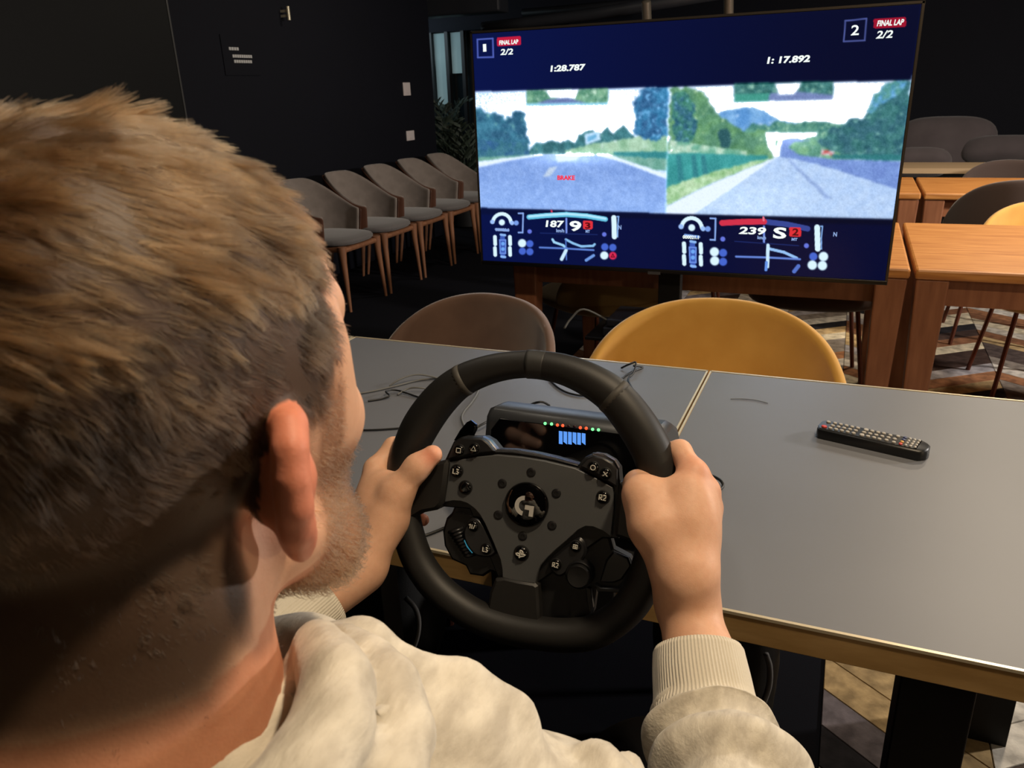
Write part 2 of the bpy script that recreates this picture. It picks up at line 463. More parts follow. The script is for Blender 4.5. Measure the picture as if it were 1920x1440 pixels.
# feathery plants in front of the glazing
m_leaf = mat('dusty_green_leaf', (62, 74, 62), .6, var=(20, (40, 52, 44)))
m_pot = mat('dark_planter', (20, 20, 22), .6)
def plant(px, py, n, lab, H):
    base = ony(px, py, 8.35 if px < 850 else 7.6); base[2] = 0
    e = empty('potted_palm', base, label=lab, cat='plant', group='palms before the glazed wall')
    MB().lathe([(.13, 0), (.16, .02), (.18, .34), (.165, .34), (.15, .3)], base, (0, 0, 1), 20).build('planter', m_pot, e, smooth=40)
    for k in range(n):
        q = MB(); az = rng.uniform(0, 2 * PI); L = H * rng.uniform(.7, 1.0); out = rng.uniform(.1, .34)
        P = [base + np.array([math.cos(az) * out * t ** 1.6, math.sin(az) * out * t ** 1.6, .32 + L * t - .35 * L * t ** 3]) for t in np.linspace(0, 1, 9)]
        q.tube(P, [.006 * (1 - .8 * t) for t in np.linspace(0, 1, 9)], 5)
        for i in range(2, 9):
            for s in (-1, 1):
                d_ = np.array([-math.sin(az) * s, math.cos(az) * s, -.25 + .5 * (i / 9)]) * .17 * (1.1 - i / 11)
                p = P[i]; w_ = np.array([0, 0, .014])
                q.add([p - w_, p + d_ * .6 - w_ * .7 + (P[i] - P[i - 1]) * .6, p + d_ + (P[i] - P[i - 1]), p + d_ * .5 + w_ + (P[i] - P[i - 1]) * .6, p + w_], [(0, 1, 2, 3, 4)])
        q.build('frond', m_leaf, e)
plant(838, 300, 16, 'feathery potted palm seen past the end of the black wall', 1.45)
plant(872, 300, 14, 'darker potted palm against the television edge', 1.15)

# pipes, beam and small spotlights under the dark ceiling
m_duct = mat('dark_duct_metal', (42, 44, 50), .5)
MB().box((-4.6, 7.7, 2.06), (-3.3, 7.95, 2.32)).build('air_duct', m_duct, bevel=.02, label='dark boxed air duct above the glazed wall', cat='duct')
MB().tube([ony(905, 52, 7.4), ony(990, 42, 7.4), ony(1110, 27, 7.2), ony(1420, -25, 7.0)], .05, 10).build('ceiling_pipe', m_duct, smooth=True, label='dark pipe running under the ceiling above the television', cat='pipe')
MB().tube([ony(980, 24, 7.6), ony(1250, 1, 7.6), ony(1420, -20, 7.6)], .035, 10).build('ceiling_pipe', m_duct, smooth=True, label='thinner upper pipe slanting under the dark ceiling', cat='pipe')
m_spot = mat('spotlight_housing', (120, 112, 100), .4, metal=.4)
for (px, lb) in ((1212, 'small ceiling spotlight above the middle of the television'), (1366, 'small ceiling spotlight above the right half of the television')):
    c = ony(px, 16 if px < 1300 else 6, 6.5)
    e = empty('spotlight', c, label=lb, cat='spotlight', group='small spotlights above the television')
    MB().lathe([(.03, -.09), (.036, -.09), (.036, .05), (.02, .06)], c, (0, -.35, 1), 16).build('housing', m_spot, e, smooth=40)
    MB().tube([c + np.array([0, 0, .05]), (c[0], c[1], 2.75)], .006, 6).build('stem', m_iron, e)

# ---------------------------------------------------------------- patchwork carpet strips laid in a chevron
strip_cols = [(232, 226, 214), (205, 196, 182), (150, 140, 130), (168, 118, 84), (196, 168, 122), (92, 80, 76), (120, 112, 116), (74, 58, 52), (222, 208, 178), (138, 96, 70), (176, 172, 176), (48, 46, 50)]
strip_mats = [mat('patchwork_strip_%s' % n, c, .92, var=(26, tuple(int(v * .72) for v in c), .7), bump=(180, .5), spec=.1)
              for n, c in zip(('cream', 'pale_grey', 'taupe', 'tan', 'sand', 'brown', 'grey', 'dark_brown', 'ivory', 'rust', 'silver', 'charcoal'), strip_cols)]
strip_me = {}
for up in (0, 1):
    for k, m in enumerate(strip_mats):
        w_, s_, t_, g_ = .335, (.25 if up else -.25), .12, .0010
        q = MB(); p = [(g_, 0 + g_), (w_ - g_, s_ + g_), (w_ - g_, s_ + t_ - g_), (g_, t_ - g_)]
        q.prism(p, (0, 0, 0), (1, 0, 0), (0, 1, 0), (0, 0, 1), 0, .006, .0018)
        me = bpy.data.meshes.new('carpet_strip'); me.from_pydata(q.v, [], q.f); me.materials.append(m); me.update(); strip_me[up, k] = me
cells = []
r2 = np.random.default_rng(12)
for c in range(-4, 9):
    for j in range(0, 62):
        x = .40 + .335 * (c - 1) ; up = c % 2
        y = .3 + .12 * j + (0 if up else .25)
        if y < 2.6 and x < -.08: continue
        k = int(r2.choice(12, p=[.13, .09, .1, .1, .08, .09, .09, .07, .08, .05, .07, .05]))
        q = project(np.array([x + .17, y + .06 + (.125 if up else -.125), 0]))
        dep = (np.array([x, y, 0]) - CAM) @ _fw
        vis = dep > .3 and -40 < q[0] < 1960 and 540 < q[1] < 1500 and not (q[0] < 1090)
        cells.append((0 if vis else 1, dep, x, y, up, k))
cells.sort()
rest = {}
for i, (nv, dep, x, y, up, k) in enumerate(cells):
    if i < 290 and nv == 0:
        o = bpy.data.objects.new('carpet_strip', strip_me[up, k]); COL.objects.link(o); o.location = (x, y, 0); o.parent = floor
    else: rest.setdefault(k, []).append((x, y, up))
for k, L in rest.items():
    q = MB()
    for x, y, up in L:
        me = strip_me[up, k]; q.add([(v.co.x + x, v.co.y + y, v.co.z) for v in me.vertices], [tuple(p.vertices) for p in me.polygons])
    q.build('carpet_strips', strip_mats[k], floor, kind='stuff')

# ================================================================ TABLES
TZ = .75
def edge_y(px, py): return onz(px, py, TZ)
m_lam = mat('grey_laminate', (112, 114, 120), .46, var=(3, (106, 108, 114)), bump=(900, .05), spec=.5)
m_brass = mat('aged_brass_edge', (196, 160, 106), .45, metal=.15, var=(22, (168, 132, 80), .6), bump=(60, .25), stretch=(.4, 1, 1.6))
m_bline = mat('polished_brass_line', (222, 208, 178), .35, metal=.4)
TY0, TY1 = .826, 1.678
TROT = 0.016
def table(x0, x1, lab):
    e = empty('grey_table', ((x0 + x1) / 2, (TY0 + TY1) / 2, 0), label=lab, cat='table', group='grey tables pushed end to end')
    g = .004
    MB().box((x0 + g, TY0 + g, TZ - .036), (x1 - g, TY1 - g, TZ)).build('tabletop', m_lam, e, bevel=.0012)
    for (lo, hi) in (((x0, TY0, TZ - .040), (x1, TY0 + g, TZ - .0005)), ((x0, TY1 - g, TZ - .040), (x1, TY1, TZ - .0005)),
                     ((x0, TY0 + g, TZ - .040), (x0 + g, TY1 - g, TZ - .0005)), ((x1 - g, TY0 + g, TZ - .040), (x1, TY1 - g, TZ - .0005))):
        b = MB().box(lo, hi).build('edge_band', m_brass, e, bevel=.001)
    # thin bright bead along the top of the band
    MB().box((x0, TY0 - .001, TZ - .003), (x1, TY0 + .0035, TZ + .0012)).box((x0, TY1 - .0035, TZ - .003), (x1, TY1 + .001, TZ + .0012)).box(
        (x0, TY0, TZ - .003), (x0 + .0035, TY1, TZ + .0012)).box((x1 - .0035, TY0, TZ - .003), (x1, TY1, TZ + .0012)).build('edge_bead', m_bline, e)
    for lx in (x0 + .365, x1 - .445) if x1 - x0 > .5 else (x0 + .1,):
        pass
    for lx, ly in ((x0 + .36, TY0 + .04), (x1 - .44, TY0 + .04), (x0 + .52, TY1 - .1), (x1 - .37, TY1 - .1)):
        MB().box((lx, ly, 0), (lx + .08, ly + .05, TZ - .04)).build('leg', m_iron, e, bevel=.002)
    MB().box((x0 + .2, TY0 + .06, TZ - .06), (x1 - .2, TY1 - .06, TZ - .04)).build('under_frame', m_iron, e)
    return e
table(-.243, .72, 'grey laminate table with brass edging carrying the remote control')
table(-1.17, -.247, 'grey laminate table with brass edging under the racing wheel base')
table(-2.10, -1.174, 'grey laminate table end mostly hidden beyond the person\'s head')

m_wood = mat('orange_oak', (204, 142, 78), .42, var=(5, (172, 110, 54), .8), bump=(30, .1), stretch=(1.2, 14, 14))
m_wleg = mat('brown_oak_leg', (152, 100, 70), .5, var=(6, (128, 80, 54), .6), stretch=(8, 8, 1))
def wood_table(x0, x1, y0, y1, lab, zt=.75):
    e = empty('wooden_table', ((x0 + x1) / 2, (y0 + y1) / 2, 0), label=lab, cat='table', group='wooden dining tables behind the television')
    MB().box((x0, y0, zt - .035), (x1, y1, zt)).build('tabletop', m_wood, e, bevel=.008)
    MB().box((x0 + .07, y0 + .05, zt - .13), (x1 - .07, y0 + .075, zt - .035)).build('apron', m_wleg, e)
    MB().box((x0 + .07, y1 - .075, zt - .13), (x1 - .07, y1 - .05, zt - .035)).build('apron', m_wleg, e)
    for sx in (0, 1):
        for sy in (0, 1):
            ax = x0 + .005 if sx == 0 else x1 - .105; bx = x0 + .025 if sx == 0 else x1 - .085
            ay = y0 + .01 if sy == 0 else y1 - .1
            vs = [(bx, ay + .02, 0), (bx + .06, ay + .02, 0), (bx + .06, ay + .08, 0), (bx, ay + .08, 0),
                  (ax, ay, zt - .035), (ax + .1, ay, zt - .035), (ax + .1, ay + .09, zt - .035), (ax, ay + .09, zt - .035)]
            MB().add(vs, [(0, 3, 2, 1), (4, 5, 6, 7), (0, 1, 5, 4), (1, 2, 6, 5), (2, 3, 7, 6), (3, 0, 4, 7)]).build('leg', m_wleg, e, bevel=.006)
wood_table(-1.22, .215, 2.86, 3.82, 'wooden dining table standing directly behind the television')
wood_table(.23, 1.75, 2.86, 3.82, 'orange oak table in the front row, right of the television')
wood_table(-1.1, .36, 4.83, 5.6, 'rear row wooden table mostly hidden by the television')
wood_table(.375, 1.9, 4.83, 5.6, 'rear row orange oak table, two brown chair backs beside it')

# banquette at the back right, with pads and pillows
m_bench = mat('black_bench_base', (16, 16, 18), .6)
m_pad = mat('grey_seat_fabric', (112, 100, 96), .9, bump=(200, .3), sheen=.2)
m_pillow = mat('dark_grey_cushion_fabric', (84, 76, 78), .95, var=(6, (72, 64, 66)), sheen=.2)
m_ledge = mat('pale_wood_ledge', (176, 150, 118), .5)
MB().box((-.6, 7.25, .0), (3.6, 8.3, .52)).build('bench_seat', m_bench, bevel=.02, label='long black banquette base along the back wall', cat='bench')
MB().box((-.4, 6.3, .70), (1.0, 6.75, .735)).box((-.35, 6.35, 0), (-.3, 6.7, .7)).box((.9, 6.35, 0), (.95, 6.7, .7)).build('side_table', m_ledge, label='narrow pale wood table before the banquette, beside the television edge', cat='table')
MB().box((1.01, 6.3, .70), (2.4, 6.75, .735)).box((1.05, 6.35, 0), (1.1, 6.7, .7)).box((2.3, 6.35, 0), (2.35, 6.7, .7)).build('side_table', m_ledge, label='narrow pale wood table before the banquette at the right', cat='table')
def pillow(c, rx, rz, lab, th=.13, tilt=.25, m=m_pillow):
    V, Fq = nets([el((0, 0, 0), (rx, th, rz))], .02, fn=lambda P, v: ((abs(P[..., 0] / rx) ** 3.2 + abs(P[..., 2] / rz) ** 3.2 + abs(P[..., 1] / th) ** 2) ** .5 - 1) * .05)
    V = V @ rotm(-tilt, 0, 0).T + c
    o = np_mesh('cushion', V, Fq, m); tag(o, lab, 'cushion', 'cushions on the banquette')
def atw(px, py, y): return ony(px, py, y)
pillow(atw(1770, 272, 8.0), .40, .24, 'large dark grey pillow with a pointed right corner')
pillow(atw(1722, 305, 7.35), .24, .09, 'low grey pillow lying close to the television edge', tilt=.9)
pillow(atw(1886, 284, 7.9), .34, .12, 'low grey pillow lying at the right end', tilt=.7)

# ================================================================ CHAIRS
m_choc = mat('brown_velvet', (116, 88, 72), .85, var=(9, (100, 74, 60), .7), sheen=.5)
m_yell = mat('mustard_velvet', (216, 166, 78), .8, var=(8, (200, 148, 60), .6), sheen=.4)
m_oliv = mat('olive_velvet', (126, 102, 54), .85, sheen=.2)
m_dbr = mat('dark_brown_velvet', (60, 44, 38), .85, sheen=.3)
m_cop = mat('dark_copper_tube', (112, 66, 52), .35, metal=.7)
def shell_chair(loc, rz, m, lab, grp='velvet shell chairs', scale=1.0, ztop=.86, R=.30, tilt=0.0):
    e = empty('shell_chair', loc, rz, label=lab, cat='chair', group=grp)
    # the back wraps round the seat; local -y is the open front, +y the back
    U = np.linspace(-1, 1, 33); G = []
    for u in U:
        a = u * 1.42; h = max(0.0, 1 - abs(u) ** 2.3) ** .62; col = []
        for t in np.linspace(0, 1, 12):
            z = .44 + t * (ztop - .44) * h + .02 * (1 - h)
            r = R * (1 + .10 * t * h + .02 * math.sin(PI * t))
            col.append((r * math.sin(a) * 1.02, r * math.cos(a) * .92 - .02, z))
        G.append(col)
    MB().grid(G).build('backrest', m, e, smooth=True, solid=.028, subsurf=1)
    V, Fq = nets([el((0, 0, 0), (R, R, .06))], .014, fn=lambda P, v: ((abs(P[..., 0] / R) ** 2.6 + abs(P[..., 1] / R) ** 2.6 + abs(P[..., 2] / .055) ** 2.4) ** .4 - 1) * .05)
    o = np_mesh('seat', V + np.array([0, -.02, .44]), Fq, m, e)
    for sx in (-1, 1):
        for sy in (-1, 1):
            MB().tube([(sx * .17, sy * .15 - .02, .41), (sx * .225, sy * .215 - .02, 0)], .010, 8).build('leg', m_cop, e, smooth=40)
    MB().tube([(-.17, -.17, .405), (.17, -.17, .405), (.17, .13, .405), (-.17, .13, .405)], .009, 6, closed=True).build('seat_frame', m_cop, e)
    for ch in e.children: ch.matrix_parent_inverse = Matrix.Identity(4)
    return e
# facing the camera across the grey tables
shell_chair((-.283, 1.83, 0), .0, m_yell, 'mustard yellow velvet shell chair at the far side of the grey table', ztop=.80, R=.325)
shell_chair((-1.02, 1.84, 0), -.3, m_choc, 'brown velvet shell chair at the far side of the grey table', ztop=.772, R=.315)
shell_chair((.86, 3.96, 0), .1, m_yell, 'mustard shell chair beyond the front orange oak table', ztop=.80)
shell_chair((.80, 4.73, 0), PI, m_dbr, 'dark brown shell chair backed towards the front oak table', ztop=.87, R=.32)
shell_chair((.95, 5.85, 0), 0, m_dbr, 'dark brown shell chair beyond the rear row oak table', ztop=.81)
shell_chair((-.10, 3.80, 0), .1, m_dbr, 'dark brown shell chair under the television\'s right half', ztop=.70)
shell_chair((-.98, 3.46, 0), -2.2, m_oliv, 'olive shell chair pushed under the wooden table, turned sideways', ztop=.70)
shell_chair((-.80, 4.25, 0), .1, m_dbr, 'dark brown shell chair behind the television stand', ztop=.78)

# row of upholstered armchairs along the black wall
m_grey_f = mat('taupe_upholstery', (134, 124, 118), .95, var=(14, (116, 106, 100), .5), bump=(260, .3), sheen=.3)
m_seat_f = mat('grey_upholstery', (96, 92, 92), .95, bump=(260, .3), sheen=.3)
m_cleg = mat('walnut_chair_leg', (150, 104, 76), .45, var=(9, (126, 84, 60)), stretch=(6, 6, 1))
m_cshell = mat('walnut_shell', (98, 62, 46), .5, var=(7, (80, 50, 38)))
def armchair(loc, rz, lab):
    e = empty('armchair', loc, rz, label=lab, cat='chair', group='upholstered armchairs along the black wall')
    # local: sits facing +x, back towards -x; arms slope forward from the back
    for (nm, m, r0_, off) in (('backrest', m_grey_f, .0, 0), ('outer_shell', m_cshell, .026, 1)):
        G = []
        for u in np.linspace(-1, 1, 37):
            a = u * 2.05; col = []
            hh = .40 * (1 - sstep(.25, 1.0, abs(u)) * .52) if not off else .385 * (1 - sstep(.25, 1.0, abs(u)) * .52)
            for t in np.linspace(0, 1, 10):
                z = .43 + (hh) * t
                fl = 1 + .16 * t
                rx = (.225 + r0_ * .8) * (1 if math.cos(a) > 0 else 1.05); ry = .222 + r0_ * .6
                x = -rx * math.cos(a) * fl + .01 - .04 * t * max(0, math.cos(a)); y = ry * math.sin(a) * (1 + .06 * t)
                col.append((x, y, z))
            G.append(col)
        MB().grid(G).build(nm, m, e, smooth=True, solid=.02 if not off else .008, subsurf=1)
    V, Fq = nets([el((0, 0, 0), (.26, .24, .05))], .012, fn=lambda P, v: ((abs(P[..., 0] / .26) ** 3 + abs(P[..., 1] / .235) ** 3 + abs(P[..., 2] / .035) ** 3) ** .34 - 1) * .05)
    np_mesh('seat_cushion', V + np.array([.035, 0, .45]), Fq, m_seat_f, e)
    MB().box((-.2, -.2, .385), (.27, .2, .42)).build('seat_frame', m_cleg, e, bevel=.015)
    for sx in (-1, 1):
        for sy in (-1, 1):
            P = [(sx * .235 + .02 if sx > 0 else -.19, sy * .21, .43), (sx * .24 + .02 if sx > 0 else -.2, sy * .212, .33), (sx * .262 + .02 if sx > 0 else -.24, sy * .225, 0)]
            MB().tube(P, [.030, .021, .010], 10).build('leg', m_cleg, e, smooth=40)
    for ch in e.children: ch.matrix_parent_inverse = Matrix.Identity(4)
    return e
ac = [(4.48, 'armchair of the wall row half hidden by the person\'s forehead'), (5.0, 'armchair of the wall row beside the hidden one, nearest fully seen'),
      (5.52, 'middle armchair of the wall row under the lower switch'), (6.04, 'armchair of the wall row next to the television\'s edge'), (6.56, 'farthest armchair of the wall row, cut off by the television')]
first = None
for y, lb in ac:
    if first is None: o = first = armchair((-3.26, y, 0), 0, lb)
    else: o = copy_tree(first); o.location = (-3.26, y, 0); o['label'] = lb

# ================================================================ TELEVISION
m_bezel = mat('black_tv_bezel', (16, 16, 18), .35)
m_bezel_edge = mat('dark_metal_tv_edge', (96, 88, 80), .35, metal=.8)
TX0, TX1, TVY, TVZ0, TVZ1 = -1.2687, .141, 2.700, .728, 1.5416
tv = empty('television', ((TX0 + TX1) / 2, TVY, 0), label='large flat television on a black stand showing a split-screen racing game', cat='television')
MB().box((TX0, TVY, TVZ0), (TX1, TVY + .045, TVZ1)).build('casing', m_bezel, tv, bevel=.004)
MB().box((TX0, TVY - .002, TVZ1 - .006), (TX1, TVY + .02, TVZ1 + .001)).box((TX1 - .006, TVY - .002, TVZ0), (TX1 + .001, TVY + .02, TVZ1)).box((TX0 - .001, TVY - .002, TVZ0), (TX0 + .005, TVY + .02, TVZ1)).build('metal_edge', m_bezel_edge, tv)
MB().box((TX0, TVY - .003, TVZ0), (TX1, TVY + .01, TVZ0 + .014)).build('lower_bezel', m_bezel, tv, bevel=.002)
_c = ony(1226, 517, TVY - .006)
MB().box((_c[0] - .022, TVY - .006, TVZ0 - .004), (_c[0] + .022, TVY, TVZ0 + .006)).build('logo_tab', mat('grey_logo_tab', (70, 70, 74), .4), tv)
# stand: post, feet, shelf
sx = -.56
MB().box((sx - .20, TVY + .05, .82), (sx + .20, TVY + .07, 1.25)).box((sx - .04, TVY + .06, .05), (sx + .04, TVY + .10, 1.2)).box((sx - .45, TVY - .18, .03), (sx - .40, TVY + .42, .07)).box((sx + .40, TVY - .18, .03), (sx + .45, TVY + .42, .07)).box((sx - .45, TVY + .05, .03), (sx + .45, TVY + .11, .07)).build('stand', m_iron, tv, bevel=.004)
MB().box((sx - .26, TVY - .12, .50), (sx + .24, TVY + .13, .512)).build('stand_shelf', m_iron, tv, bevel=.002)
SX0, SX1, SZ0, SZ1 = TX0 + .007, TX1 - .008, TVZ0 + .015, TVZ1 - .008

# the picture: one small flat quad per dot of the panel, each dot carrying its own colour
NW, NH = 660, 372
gx = np.linspace(SX0, SX1, NW); gz = np.linspace(SZ1, SZ0, NH)
GX, GZ = np.meshgrid(gx, gz)
SY = TVY - .0015
PXY = project(np.stack([GX, np.full_like(GX, SY), GZ], -1)); PX, PY = PXY[..., 0], PXY[..., 1]
IMG = np.zeros((NH, NW, 3)); IMG[:] = (5, 8, 32)
UU = (GX - SX0) / (SX1 - SX0); VV = (SZ1 - GZ) / (SZ1 - SZ0)
P3 = np.stack([GX * 1, GZ * 1, GX * 0], -1)
nz = lambda s, o=4, dx=0: fbm(P3 + dx, s, o)
IMG += (np.array([4, 9, 24]) * (np.clip(1 - UU * 1.2, 0, 1) * .9)[..., None])
IMG += np.array([2, 4, 14]) * (VV < .3)[..., None] * (1 - UU * .6)[..., None]
IMG[(VV > .78)] += (0, 2, 12)
def inside(poly, X=None, Y=None):
    X = PX if X is None else X; Y = PY if Y is None else Y
    m = np.zeros(X.shape, bool); n = len(poly)
    for i in range(n):
        x1, y1 = poly[i]; x2, y2 = poly[(i + 1) % n]
        if y1 == y2: continue
        c = ((y1 > Y) != (y2 > Y)) & (X < (x2 - x1) * (Y - y1) / (y2 - y1) + x1); m ^= c
    return m
def paint(poly, c, n=None, amp=0, rough=0, c2=None, c3=None, clip=None):
    """fill a shape; n noise scale, amp brightness variation, rough = ragged outline in dots"""
    X, Y = PX, PY
    if rough: X = PX + nz(60, 3, 3.1) * rough; Y = PY + nz(60, 3, 7.7) * rough
    m = inside(poly, X, Y)
    if clip is not None: m &= clip
    col = np.zeros(IMG.shape); col[:] = c
    if c2 is not None:
        t = np.clip(.5 + nz(n or 30, 4, 1.3) * 1.6, 0, 1)[..., None]; col = col * (1 - t) + np.array(c2) * t
    if c3 is not None:
        t = (sstep(.25, .5, nz((n or 30) * 2.1, 3, 5.5)))[..., None]; col = col * (1 - t) + np.array(c3) * t
    if amp: col = col + nz((n or 30) * 3, 3, 9.1)[..., None] * amp
    IMG[m] = col[m]
LV = [(884, 172), (1254, 163), (1249, 400), (893, 389)]
RV = [(1254, 163), (1709, 150), (1680, 411), (1249, 400)]
lm, rm = inside(LV), inside(RV)
# left driver's view
paint(LV, (206, 226, 246)); 
g = np.exp(-(((PX - 1090) / 150) ** 2 + ((PY - 230) / 50) ** 2)); IMG[lm] += (g[..., None] * np.array([60, 40, 20]))[lm]
paint([(884, 206), (900, 205), (914, 214), (930, 212), (944, 220), (958, 222), (968, 206), (978, 208), (986, 226), (988, 250), (993, 292), (886, 296)], (44, 110, 130), 34, 26, 9, (20, 70, 96), (110, 170, 160), lm)
paint([(884, 262), (990, 266), (992, 296), (886, 298)], (26, 74, 120), 30, 20, 3, (40, 100, 110), None, lm)
paint([(992, 284), (1004, 268), (1020, 270), (1036, 262), (1050, 268), (1066, 264), (1080, 270), (1086, 252), (1110, 244), (1128, 248), (1138, 240), (1150, 252), (1168, 234), (1184, 250), (1192, 262), (1192, 296), (992, 294)], (46, 112, 112), 50, 26, 4, (24, 78, 80), (130, 176, 150), lm)
paint([(1096, 252), (1124, 244), (1126, 262), (1098, 272)], (200, 226, 240), 80, 10)
paint([(1102, 257), (1118, 251), (1118, 259), (1102, 266)], (96, 168, 200))
paint([(1060, 282), (1110, 270), (1190, 258), (1254, 246), (1252, 292), (1060, 292)], (126, 176, 124), 26, 26, 3, (176, 206, 160), (236, 244, 232), lm)
paint([(1190, 250), (1194, 214), (1186, 200), (1200, 176), (1214, 164), (1254, 162), (1254, 250), (1236, 266), (1210, 262)], (34, 110, 150), 60, 40, 10, (24, 74, 116), (120, 190, 230), lm)
paint([(1150, 285), (1252, 284), (1250, 300), (1150, 291)], (30, 120, 116), 40, 12, 1, None, None, lm)
paint([(886, 296), (990, 290), (1060, 288), (1120, 290), (1251, 298), (1250, 320), (886, 306)], (120, 168, 140), 40, 20, 2, (90, 150, 120), None, lm)
paint([(888, 304), (1010, 289), (1140, 289), (1250, 326), (1249, 340), (886, 330)], (244, 246, 250), 40, 10, 1, None, None, lm)
paint([(889, 316), (960, 300), (1020, 291), (1120, 291), (1170, 305), (1250, 336), (1249, 400), (892, 390)], (116, 146, 204), 60, 14, 1, (132, 160, 214), None, lm)
rd = lm & (PY > 318 - (np.abs(PX - 1060) < 60) * 20)
IMG[rd] += (np.clip((PY - 320) / 75, 0, 1)[..., None] * np.array([16, 18, 16]) + nz(330, 2, 2.2)[..., None] * 26)[rd]
paint([(1040, 292), (1090, 291), (1080, 300), (1046, 304)], (196, 206, 224), 90, 20, 2, None, None, lm)
paint([(1018, 332), (1030, 314), (1046, 312), (1032, 330)], (196, 204, 214), 90, 20, 1, None, None, lm)
paint([(987, 169), (1140, 165), (1140, 196), (987, 198)], (120, 170, 120), 60, 34, 0, (60, 120, 84), (210, 230, 190))
paint([(1022, 169), (1086, 167), (1078, 186), (1060, 184), (1032, 184)], (252, 252, 255))
paint([(1030, 186), (1066, 184), (1110, 196), (990, 198)], (90, 104, 150), 60, 10)
paint([(987, 194), (1140, 192), (1140, 197), (987, 199)], (150, 214, 226))
# right driver's view
paint(RV, (228, 238, 248))
g = np.exp(-(((PX - 1500) / 170) ** 2 + ((PY - 220) / 50) ** 2)); IMG[rm] += (g[..., None] * np.array([40, 30, 14]))[rm]
paint([(1344, 220), (1352, 209), (1376, 206), (1396, 202), (1412, 202), (1430, 207), (1462, 226), (1500, 232), (1490, 252), (1350, 252)], (70, 130, 186), 30, 20, 2, (120, 170, 210), (226, 236, 246), rm)
paint([(1390, 250), (1412, 232), (1440, 236), (1456, 226), (1490, 232), (1520, 228), (1580, 232), (1640, 226), (1680, 230), (1700, 292), (1390, 296)], (74, 136, 104), 60, 30, 4, (40, 104, 86), (160, 200, 150), rm)
paint([(1256, 164), (1300, 164), (1318, 178), (1336, 200), (1346, 214), (1372, 232), (1396, 246), (1440, 246), (1456, 262), (1450, 296), (1256, 296)], (96, 150, 84), 32, 40, 8, (64, 118, 78), (176, 206, 140), rm)
paint([(1258, 176), (1280, 170), (1300, 190), (1304, 240), (1290, 272), (1264, 262)], (24, 78, 96), 70, 46, 8, (50, 120, 90), (130, 190, 220), rm)
paint([(1346, 246), (1362, 240), (1372, 254), (1368, 276), (1350, 274)], (18, 66, 66), 60, 20, 4, None, None, rm)
paint([(1256, 262), (1320, 272), (1400, 284), (1400, 292), (1256, 292)], (90, 160, 120), 40, 30, 2, (200, 220, 180), None, rm)
paint([(1434, 248), (1534, 248), (1530, 262), (1452, 262), (1460, 290), (1450, 294), (1438, 272)], (255, 252, 250), 40, 6, 2, None, None, rm)
paint([(1480, 262), (1540, 256), (1600, 262), (1700, 272), (1696, 300), (1540, 298), (1490, 286)], (116, 170, 112), 50, 26, 3, (70, 130, 96), (200, 220, 190), rm)
paint([(1532, 268), (1560, 240), (1590, 226), (1620, 222), (1632, 196), (1662, 164), (1684, 152), (1710, 150), (1694, 294), (1640, 296), (1560, 284)], (38, 100, 92), 50, 36, 7, (24, 76, 84), (120, 176, 150), rm)
paint([(1624, 206), (1640, 178), (1672, 152), (1700, 150), (1690, 176), (1650, 196), (1636, 214)], (80, 150, 200), 90, 46, 6, (60, 130, 110), (190, 220, 240), rm)
paint([(1540, 280), (1564, 284), (1564, 292), (1540, 290)], (236, 236, 236), 80, 30, 1, (210, 60, 50), None, rm)
paint([(1560, 290), (1700, 290), (1696, 304), (1560, 296)], (22, 100, 96), 40, 10, 1, None, None, rm)
paint([(1250, 288), (1300, 287), (1440, 292), (1440, 300), (1330, 326), (1249, 356)], (44, 150, 136), 26, 12, 1, (30, 128, 118), None, rm)
for k in (1268, 1296, 1314): paint([(k, 290), (k + 8, 290), (k + 14, 336 - (k - 1268) * .2), (k + 4, 340 - (k - 1268) * .2)], (26, 110, 110), clip=rm)
paint([(1249, 352), (1330, 324), (1420, 300), (1450, 296), (1330, 352), (1249, 390)], (140, 184, 110), 60, 40, 3, (196, 220, 160), None, rm)
paint([(1249, 400), (1249, 386), (1330, 345), (1448, 297), (1456, 290), (1462, 262), (1482, 258), (1476, 276), (1500, 292), (1560, 299), (1694, 302), (1681, 411)], (176, 196, 224), 60, 10, 1, (190, 206, 228), None, rm)
paint([(1249, 400), (1249, 388), (1330, 347), (1450, 297), (1456, 288), (1459, 262), (1466, 262), (1462, 292), (1440, 306), (1300, 402)], (252, 252, 252), 60, 4, 1, None, None, rm)
paint([(1462, 294), (1466, 262), (1484, 259), (1520, 264), (1490, 266), (1478, 276), (1500, 291), (1560, 298), (1693, 303), (1686, 356), (1560, 316), (1500, 300)], (100, 124, 186), 60, 8, 1, (112, 138, 196), None, rm)
paint([(1476, 300), (1482, 300), (1560, 372), (1548, 372)], (140, 160, 200), 60, 6, 2, None, None, rm)
rd = rm & (PY > 300 + np.clip(1450 - PX, 0, 200) * .5)
IMG[rd] += (nz(330, 2, 2.2)[..., None] * 34)[rd]
g = np.exp(-(((PX - 1400) / 110) ** 2 + ((PY - 380) / 40) ** 2)); IMG[rd] += (g[..., None] * np.array([22, 20, 12]))[rd]
paint([(1376, 156), (1563, 152), (1561, 185), (1377, 190)], (40, 104, 92), 60, 36, 0, (24, 80, 70), (150, 196, 160))
paint([(1377, 176), (1470, 174), (1440, 190), (1377, 191)], (46, 140, 112), 60, 12)
paint([(1444, 174), (1500, 172), (1562, 178), (1561, 186), (1440, 189)], (104, 116, 160), 60, 10)
paint([(1452, 156), (1502, 154), (1500, 164), (1488, 178), (1460, 178), (1456, 166)], (252, 252, 252))
IMG[inside([(1251, 163), (1255, 163), (1250, 400), (1246, 400)])] += (30, 36, 40)
